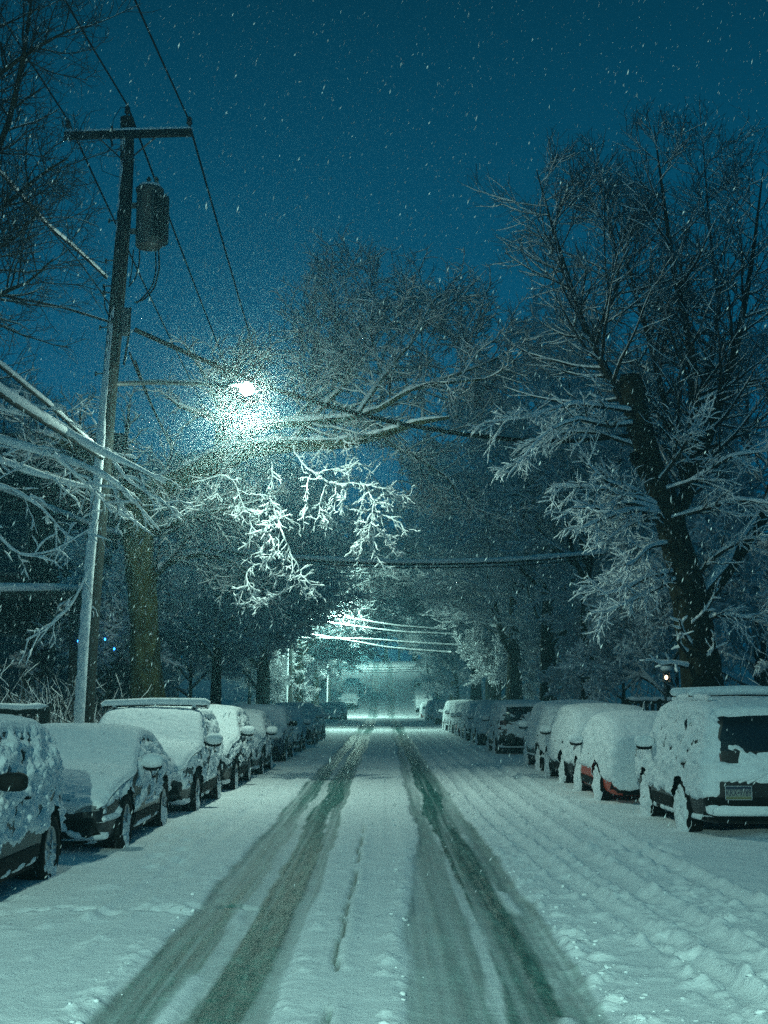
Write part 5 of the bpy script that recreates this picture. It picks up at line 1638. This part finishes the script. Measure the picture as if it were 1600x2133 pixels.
# L3 SUV with roof rails, fog lamp
c = C('suv', side_t=.012, side_a=.035, top_t=.06, front_t=.045, cut=.46, cut_front=.12, H=1.60, rails=True, L=4.2, ledges=((.27, .035), (.50, .035)))
loc, rz = spot('L', -2.74, 19.6, c)
r3 = build_car('suv_car', c, 103, 'left parked SUV with a long snowy roof bar across its roof, third from the viewer', GL, loc, rz, PT['charcoal'])
b = MB(); b.tube([(-.80, -.06, 1.60), (0, -.10, 1.635), (.84, -.06, 1.62)], .03, 8); rb = b.build('roof_bar', M['black'], r3)
b = MB(); b.tube([(-.84, -.06, 1.62), (-.78, -.06, 1.645), (0, -.10, 1.675), (.80, -.06, 1.665), (.88, -.06, 1.64)], [.03, .055, .06, .062, .035], 10); b.build('snow', M['snow_car'], rb)
h, _, _, _ = c.bvh.ray_cast(Vector((.50, -5, .38)), Vector((0, 1, 0)))
b = MB(); b.lathe([(.05, 0), (.055, -.02), (.045, -.03), (.001, -.028)], (.50, h.y - .012, .38), 'y', 16); b.build('fog_lamp', M['lens'], r3)
# L4
c = C('suv', side_t=.008, side_a=.05, top_t=.06, front_t=.03, cut=.50, cut_front=.16, H=1.62, belt=1.05, L=4.1, bare=(('front', -.6, .6, .50, .82, (0, .1)),), ledges=((.26, .03),))
loc, rz = spot('L', -2.70, 24.3, c)
o4 = build_car('suv_car', c, 104, 'left parked SUV brightly snowed on the bonnet with dark patchy front, fourth from the viewer', GL, loc, rz, PT['black'])
# L5
c = C('hatch', side_t=.012, side_a=.03, top_t=.07, front_t=.05, cut=.42, cut_front=.02, H=1.52, ledges=((.27, .03),))
loc, rz = spot('L', -2.66, 29.2, c)
o5 = build_car('hatchback_car', c, 105, 'small left parked hatchback thickly coated in white, just before the bluish dark car', GL, loc, rz, PT['grey'])
# L6 dark
c = C('suv', side_t=.000, side_a=.022, top_t=.022, front_t=.010, cut=.50, cut_front=.14, H=1.63, mirror_snow=False, wheel_snow=-.02, ledges=())
loc, rz = spot('L', -2.60, 35.3, c)
o6 = build_car('suv_car', c, 106, 'dark bluish left parked SUV with only thin snow, mirror sticking out bare', GL, loc, rz, PT['blue'])
# R1 boxy
def ex_r1(p, nm, th, topm, sidem, front, rear):
    # raised lip of snow round the tailgate glass, ledge on the bumper
    x, z = p[..., 0], p[..., 2]
    led = np.exp(-((z - .40) / .055) ** 2) * rear
    th = np.maximum(th, .075 * led - .01)
    rim_ = rear * (sstep(.03, .0, np.abs(np.abs(x) - .70)) * (z > .85) + sstep(.03, 0, np.abs(z - 1.57)))
    return th + .03 * rim_ * (th > -.02)
c = C('boxy', away=True, side_t=.030, side_a=.030, top_t=.085, rear_t=.035, cut=.52, wheel_snow=.022, rails=True, bars=True, win_drop=.0,
      bare=(('rear', -.66, .66, .88, 1.52, (0, .22)), ('rear', -.66, .66, .48, .76, .03), ('rear', -.95, .95, .15, .33, .03)), ledges=((.28, .03),), extra=ex_r1)
loc, rz = spot('R', 3.71, 16.6, c)
r1 = build_car('boxy_suv_car', c, 201, 'nearest right parked boxy SUV with bare rear glass and a visible number plate', GR, loc, rz, PT['black'])
# number plate (built in car coordinates: seen from the rear, +x is to the viewer's left)
def plate(c, root, xc, zc):
    h, _, _, _ = c.bvh.ray_cast(Vector((xc, 5, zc)), Vector((0, -1, 0)))
    y = h.y + .022
    m, nt, bs = new_mat('plate_enamel')
    tc = N(nt, 'ShaderNodeTexCoord'); sp = N(nt, 'ShaderNodeSeparateXYZ'); nt.links.new(tc.outputs['Generated'], sp.inputs[0])
    rp = N(nt, 'ShaderNodeValToRGB'); rp.color_ramp.interpolation = 'LINEAR'
    e0 = rp.color_ramp.elements; e0[0].position = .0; e0[0].color = (.13, .13, .05, 1); e0[1].position = 1; e0[1].color = (.01, .025, .05, 1)
    q = e0.new(.14); q.color = (.14, .14, .06, 1); q = e0.new(.26); q.color = (.20, .22, .20, 1); q = e0.new(.74); q.color = (.20, .22, .21, 1); q = e0.new(.77); q.color = (.01, .025, .05, 1)
    nt.links.new(sp.outputs['Z'], rp.inputs['Fac']); nt.links.new(rp.outputs[0], bs.inputs['Base Color'])
    bs.inputs['Roughness'].default_value = .45
    b = MB(); b.box((xc, y, zc), (.152, .006, .076)); p = b.build('number_plate', m, root, False, .003)
    b = MB()
    for (dx, dz, hx, hz) in ((0, .078, .157, .004), (0, -.078, .157, .004), (.155, 0, .004, .078), (-.155, 0, .004, .078)): b.box((xc + dx, y + .003, zc + dz), (hx, .006, hz))
    b.build('plate_frame', M['chrome'], p, False)
    for body, size, dz, sx in (('KRX\u20229789', .105, -.036, .66),):
        cu = bpy.data.curves.new('plate_lettering', 'FONT'); cu.body = body; cu.size = size; cu.align_x = 'CENTER'; cu.extrude = .0015
        t = bpy.data.objects.new('plate_lettering', cu); COL.objects.link(t); t.parent = p
        t.rotation_euler = (math.pi / 2, 0, math.pi); t.location = (xc, y + .0085, zc + dz); t.scale = (sx, 1, 1)
        bpy.context.view_layer.update()
        me = bpy.data.meshes.new_from_object(t.evaluated_get(bpy.context.evaluated_depsgraph_get()))
        t2 = bpy.data.objects.new('plate_number', me); COL.objects.link(t2); t2.parent = p
        t2.rotation_euler = t.rotation_euler; t2.location = t.location; t2.scale = t.scale
        me.materials.clear(); me.materials.append(plain('plate_ink', (.01, .02, .05), .6))
        bpy.data.objects.remove(t)
plate(c, r1, .45, .615)
# R2 red hatch with round badge
def ex_r2(p, nm, th, topm, sidem, front, rear):
    y, z = p[..., 1], p[..., 2]
    m = sidem * sstep(.0, .10, .62 - z) * sstep(-.1, .1, y - c_r2.fy - .45) * sstep(-.1, .1, c_r2.ry - .45 - y)
    return th - m * .05
c = C('hatch', away=True, side_t=.035, side_a=.016, top_t=.085, rear_t=.055, cut=.44, cut_rear=-.18, wheel_snow=.024, H=1.50, L=3.9, win_drop=-.014, ledges=(), extra=ex_r2)
c_r2 = c
loc, rz = spot('R', 3.49, 21.7, c)
rr2 = build_car('hatchback_car', c, 202, 'small red right parked hatchback almost buried in smooth snow, red showing low on its door', GR, loc, rz, PT['red'])
h, _, _, _ = c.bvh.ray_cast(Vector((.0, 5, .60)), Vector((0, -1, 0)))
b = MB(); b.lathe([(.055, 0), (.075, .02), (.07, .035), (.055, .03), (.05, .02)], (.10, h.y + .045, .60), 'y', 20); b.tube([(.05, h.y + .07, .60), (.15, h.y + .07, .60)], .010, 6); b.build('badge', M['chrome'], rr2)
b = MB(); b.tube([(.0, .55, 1.46), (-.0, .67, 1.66)], [.010, .006], 6); ao = b.build('antenna', M['black'], rr2)
b = MB(); b.tube([(.0, .54, 1.47), (0, .60, 1.57), (0, .67, 1.67)], [.022, .017, .010], 7); b.build('snow', M['snow_car'], ao)
# R3
c = C('suv', away=True, side_t=.028, side_a=.022, top_t=.08, rear_t=.05, cut=.48, wheel_snow=.020, H=1.52, L=4.1, win_drop=-.010, ledges=((.52, .04),))
loc, rz = spot('R', 3.50, 26.0, c)
o3 = build_car('crossover_car', c, 203, 'white-coated right parked car between the red hatchback and the large van', GR, loc, rz, PT['charcoal'])
# R4 van
c = C('van', away=True, side_t=.030, side_a=.018, top_t=.07, rear_t=.05, cut=.52, wheel_snow=.020, H=1.66, L=4.4, win_drop=-.010, ledges=((.40, .03),))
loc, rz = spot('R', 3.58, 30.7, c)
o4r = build_car('van_car', c, 204, 'large white-covered right parked van, fourth from the viewer, before the driveway gap', GR, loc, rz, PT['black'])
# R5 dark big
c = C('boxy', away=True, side_t=.012, side_a=.03, top_t=.05, rear_t=.008, cut=.50, cut_rear=.1, wheel_snow=.01, H=1.68, L=4.2, ledges=((.30, .03),), bare=(('rear', -.6, .6, 1.1, 1.5, (0, .0)),))
loc, rz = spot('R', 3.34, 40.0, c)
o5r = build_car('suv_car', c, 205, 'dark square-backed right parked car in shade just past the driveway gap', GR, loc, rz, PT['charcoal'])

def far_car(src, side, xside, yw, label, W=.91, L=4.2):
    o = copy_tree(src)
    y = yw + 1.25
    o.location = (xside - W if side == 'L' else xside + W, y, float(hill(y)))
    o.rotation_euler = (math.atan2(float(hill(y + 2) - hill(y - 2)), 4) * (1 if side == 'L' else 1), 0, 0 if side == 'L' else math.pi)
    if side == 'R': o.rotation_euler[0] *= -1
    tag(o, label, 'car', GL if side == 'L' else GR)
    return o
far_car(o5, 'L', -2.57, 41.3, 'left parked car immediately beyond the dark bluish SUV, mostly hidden by it')
far_car(o4, 'L', -2.52, 48.3, 'snow-patched SUV on the left, second beyond the dark bluish SUV')
far_car(o5, 'L', -2.50, 54.0, 'pale hatchback on the left, last of the unbroken near row')
far_car(o5, 'L', -3.1, 95, 'pale low car on the left, standing alone just before the crossing street')
far_car(o6, 'L', -2.9, 101.5, 'darker car on the left beside the crossing street, behind the pale low car')
far_car(o4, 'L', -2.7, 135, 'first hazy car on the left at the foot of the hill')
far_car(o6, 'L', -2.7, 142, 'second hazy car on the left, a darker shape on the hill')
far_car(o5, 'L', -2.7, 149, 'topmost faint car on the left side of the hill')
far_car(o3, 'R', 3.32, 47.4, 'right parked car with frosted side directly beyond the dark square-backed car')
far_car(o4r, 'R', 3.30, 53.0, 'right parked van, second beyond the dark square-backed car')
far_car(rr2, 'R', 3.28, 58.6, 'small right parked car, third beyond the dark square-backed car')
far_car(o3, 'R', 3.26, 63.8, 'right parked car, fourth beyond the dark square-backed car')
far_car(o4r, 'R', 3.26, 69.4, 'last right parked van before the gap and the brightly lit car')
far_car(o3, 'R', 3.30, 86.5, 'right parked car glowing white under the second street lamp')
far_car(o5r, 'R', 3.3, 93.5, 'dim right parked car behind the glowing white one')
far_car(o4r, 'R', 3.3, 101, 'right parked van at the near side of the crossing street')
far_car(rr2, 'R', 3.3, 119, 'small hazy car on the right beyond the crossing street')
far_car(o4r, 'R', 3.2, 132, 'hazy van on the right at the foot of the hill')
far_car(o3, 'R', 3.2, 140, 'hazy car on the right, halfway up the hill')
far_car(o5r, 'R', 3.2, 148, 'topmost faint car on the right side of the hill')

# ------------------------------------------------------------------ snow clods on the road
def clods():
    rs = np.random.RandomState(9)
    V, F = [], []
    n = 450
    y = 6.8 + 22 * rs.rand(n) ** 1.7
    lane = rs.choice(4, n, p=[.12, .13, .40, .35])
    x = np.where(lane == 0, -1.60 + rs.normal(0, .08, n), np.where(lane == 1, .12 + rs.normal(0, .06, n), np.where(lane == 2, 1.18 + np.abs(rs.normal(0, .16, n)), 1.9 + rs.normal(0, .45, n))))
    z, _ = road_height(x, y)
    mb = MB()
    r_ = .004 + .012 * rs.rand(n) ** 3
    for i in range(n):
        mb.se((x[i], y[i], z[i] + r_[i] * .15), (r_[i] * (.8 + rs.rand()), r_[i] * (.8 + 1.6 * rs.rand()), r_[i] * (.5 + .5 * rs.rand())), 2, 5, 7, rs.rand() * 3, .55, i, 90)
    tag(mb.build('snow_clods', M['snow']), 'loose crumbs of snow scattered along the wheel tracks', 'snow clods', None, 'stuff')
clods()

# ------------------------------------------------------------------ falling snow
def falling_snow():
    rs = np.random.RandomState(2)
    def batch(n, lo, hi, smin, smax, el):
        c = rs.uniform(lo, hi, (n, 3))
        s = smin + (smax - smin) * rs.rand(n) ** 2
        d = unit(np.stack([.36 + .20 * rs.normal(size=n), .15 * rs.normal(size=n), np.ones(n)], 1))
        ref = unit(rs.normal(size=(n, 3)))
        u = unit(np.cross(d, ref)); w = np.cross(d, u)
        e_ = s * el * (.6 + .8 * rs.rand(n))
        vs = [c + d * e_[:, None], c - d * e_[:, None], c + u * s[:, None], c + w * s[:, None], c - u * s[:, None], c - w * s[:, None]]
        return np.stack(vs, 1)
    B = [batch(80000, (-15, 8, .2), (15, 48, 17), .0036, .0066, 4.6),
         batch(4500, (-5, 4.5, 1.9), (5, 10, 8), .0018, .0032, 4.6),
         batch(20000, (-14, 48, 1), (14, 110, 18), .006, .010, 2.5)]
    g = rs.normal(size=(150000, 3)) 
    g = g / np.linalg.norm(g, axis=1)[:, None] * (.07 + .93 * rs.rand(150000)[:, None] ** .70) * np.array([4.4, 4.4, 3.6])
    n0 = batch(150000, (0, 0, 0), (1e-6, 1e-6, 1e-6), .0016, .0032, 2.2) + (g + lamp1 + [0, 0, -.2])[:, None]
    B.append(n0)  # extra tiny flakes packed round the lamp to build its halo
    V = np.concatenate(B).reshape(-1, 3)
    n = len(V) // 6
    f = np.array([(0, 2, 3), (0, 3, 4), (0, 4, 5), (0, 5, 2), (1, 3, 2), (1, 4, 3), (1, 5, 4), (1, 2, 5)])
    F = (f[None] + (np.arange(n) * 6)[:, None, None]).reshape(-1, 3)
    m = plain('flake', (0.48, 0.50, 0.52), 0.8)
    tag(link_mesh('falling_snow', np_mesh('falling_snow', V, F), m), 'snowflakes falling through the lamp light, extra ones packed round the lamp as its halo', 'snowfall', None, 'stuff')
falling_snow()

# ------------------------------------------------------------------ haze
def haze():
    b = MB(); b.box((0, 130, 14.5), (125, 200, 16.2))
    m = bpy.data.materials.new('haze_air'); m.use_nodes = True
    nt = m.node_tree; nt.nodes.clear()
    o = nt.nodes.new('ShaderNodeOutputMaterial'); v = nt.nodes.new('ShaderNodeVolumePrincipled')
    v.inputs['Color'].default_value = (.38, .86, 1.0, 1)
    v.inputs['Density'].default_value = .0042
    v.inputs['Anisotropy'].default_value = .72
    nt.links.new(v.outputs[0], o.inputs['Volume'])
    tag(b.build('haze', m, None, False), kind='stuff')
haze()
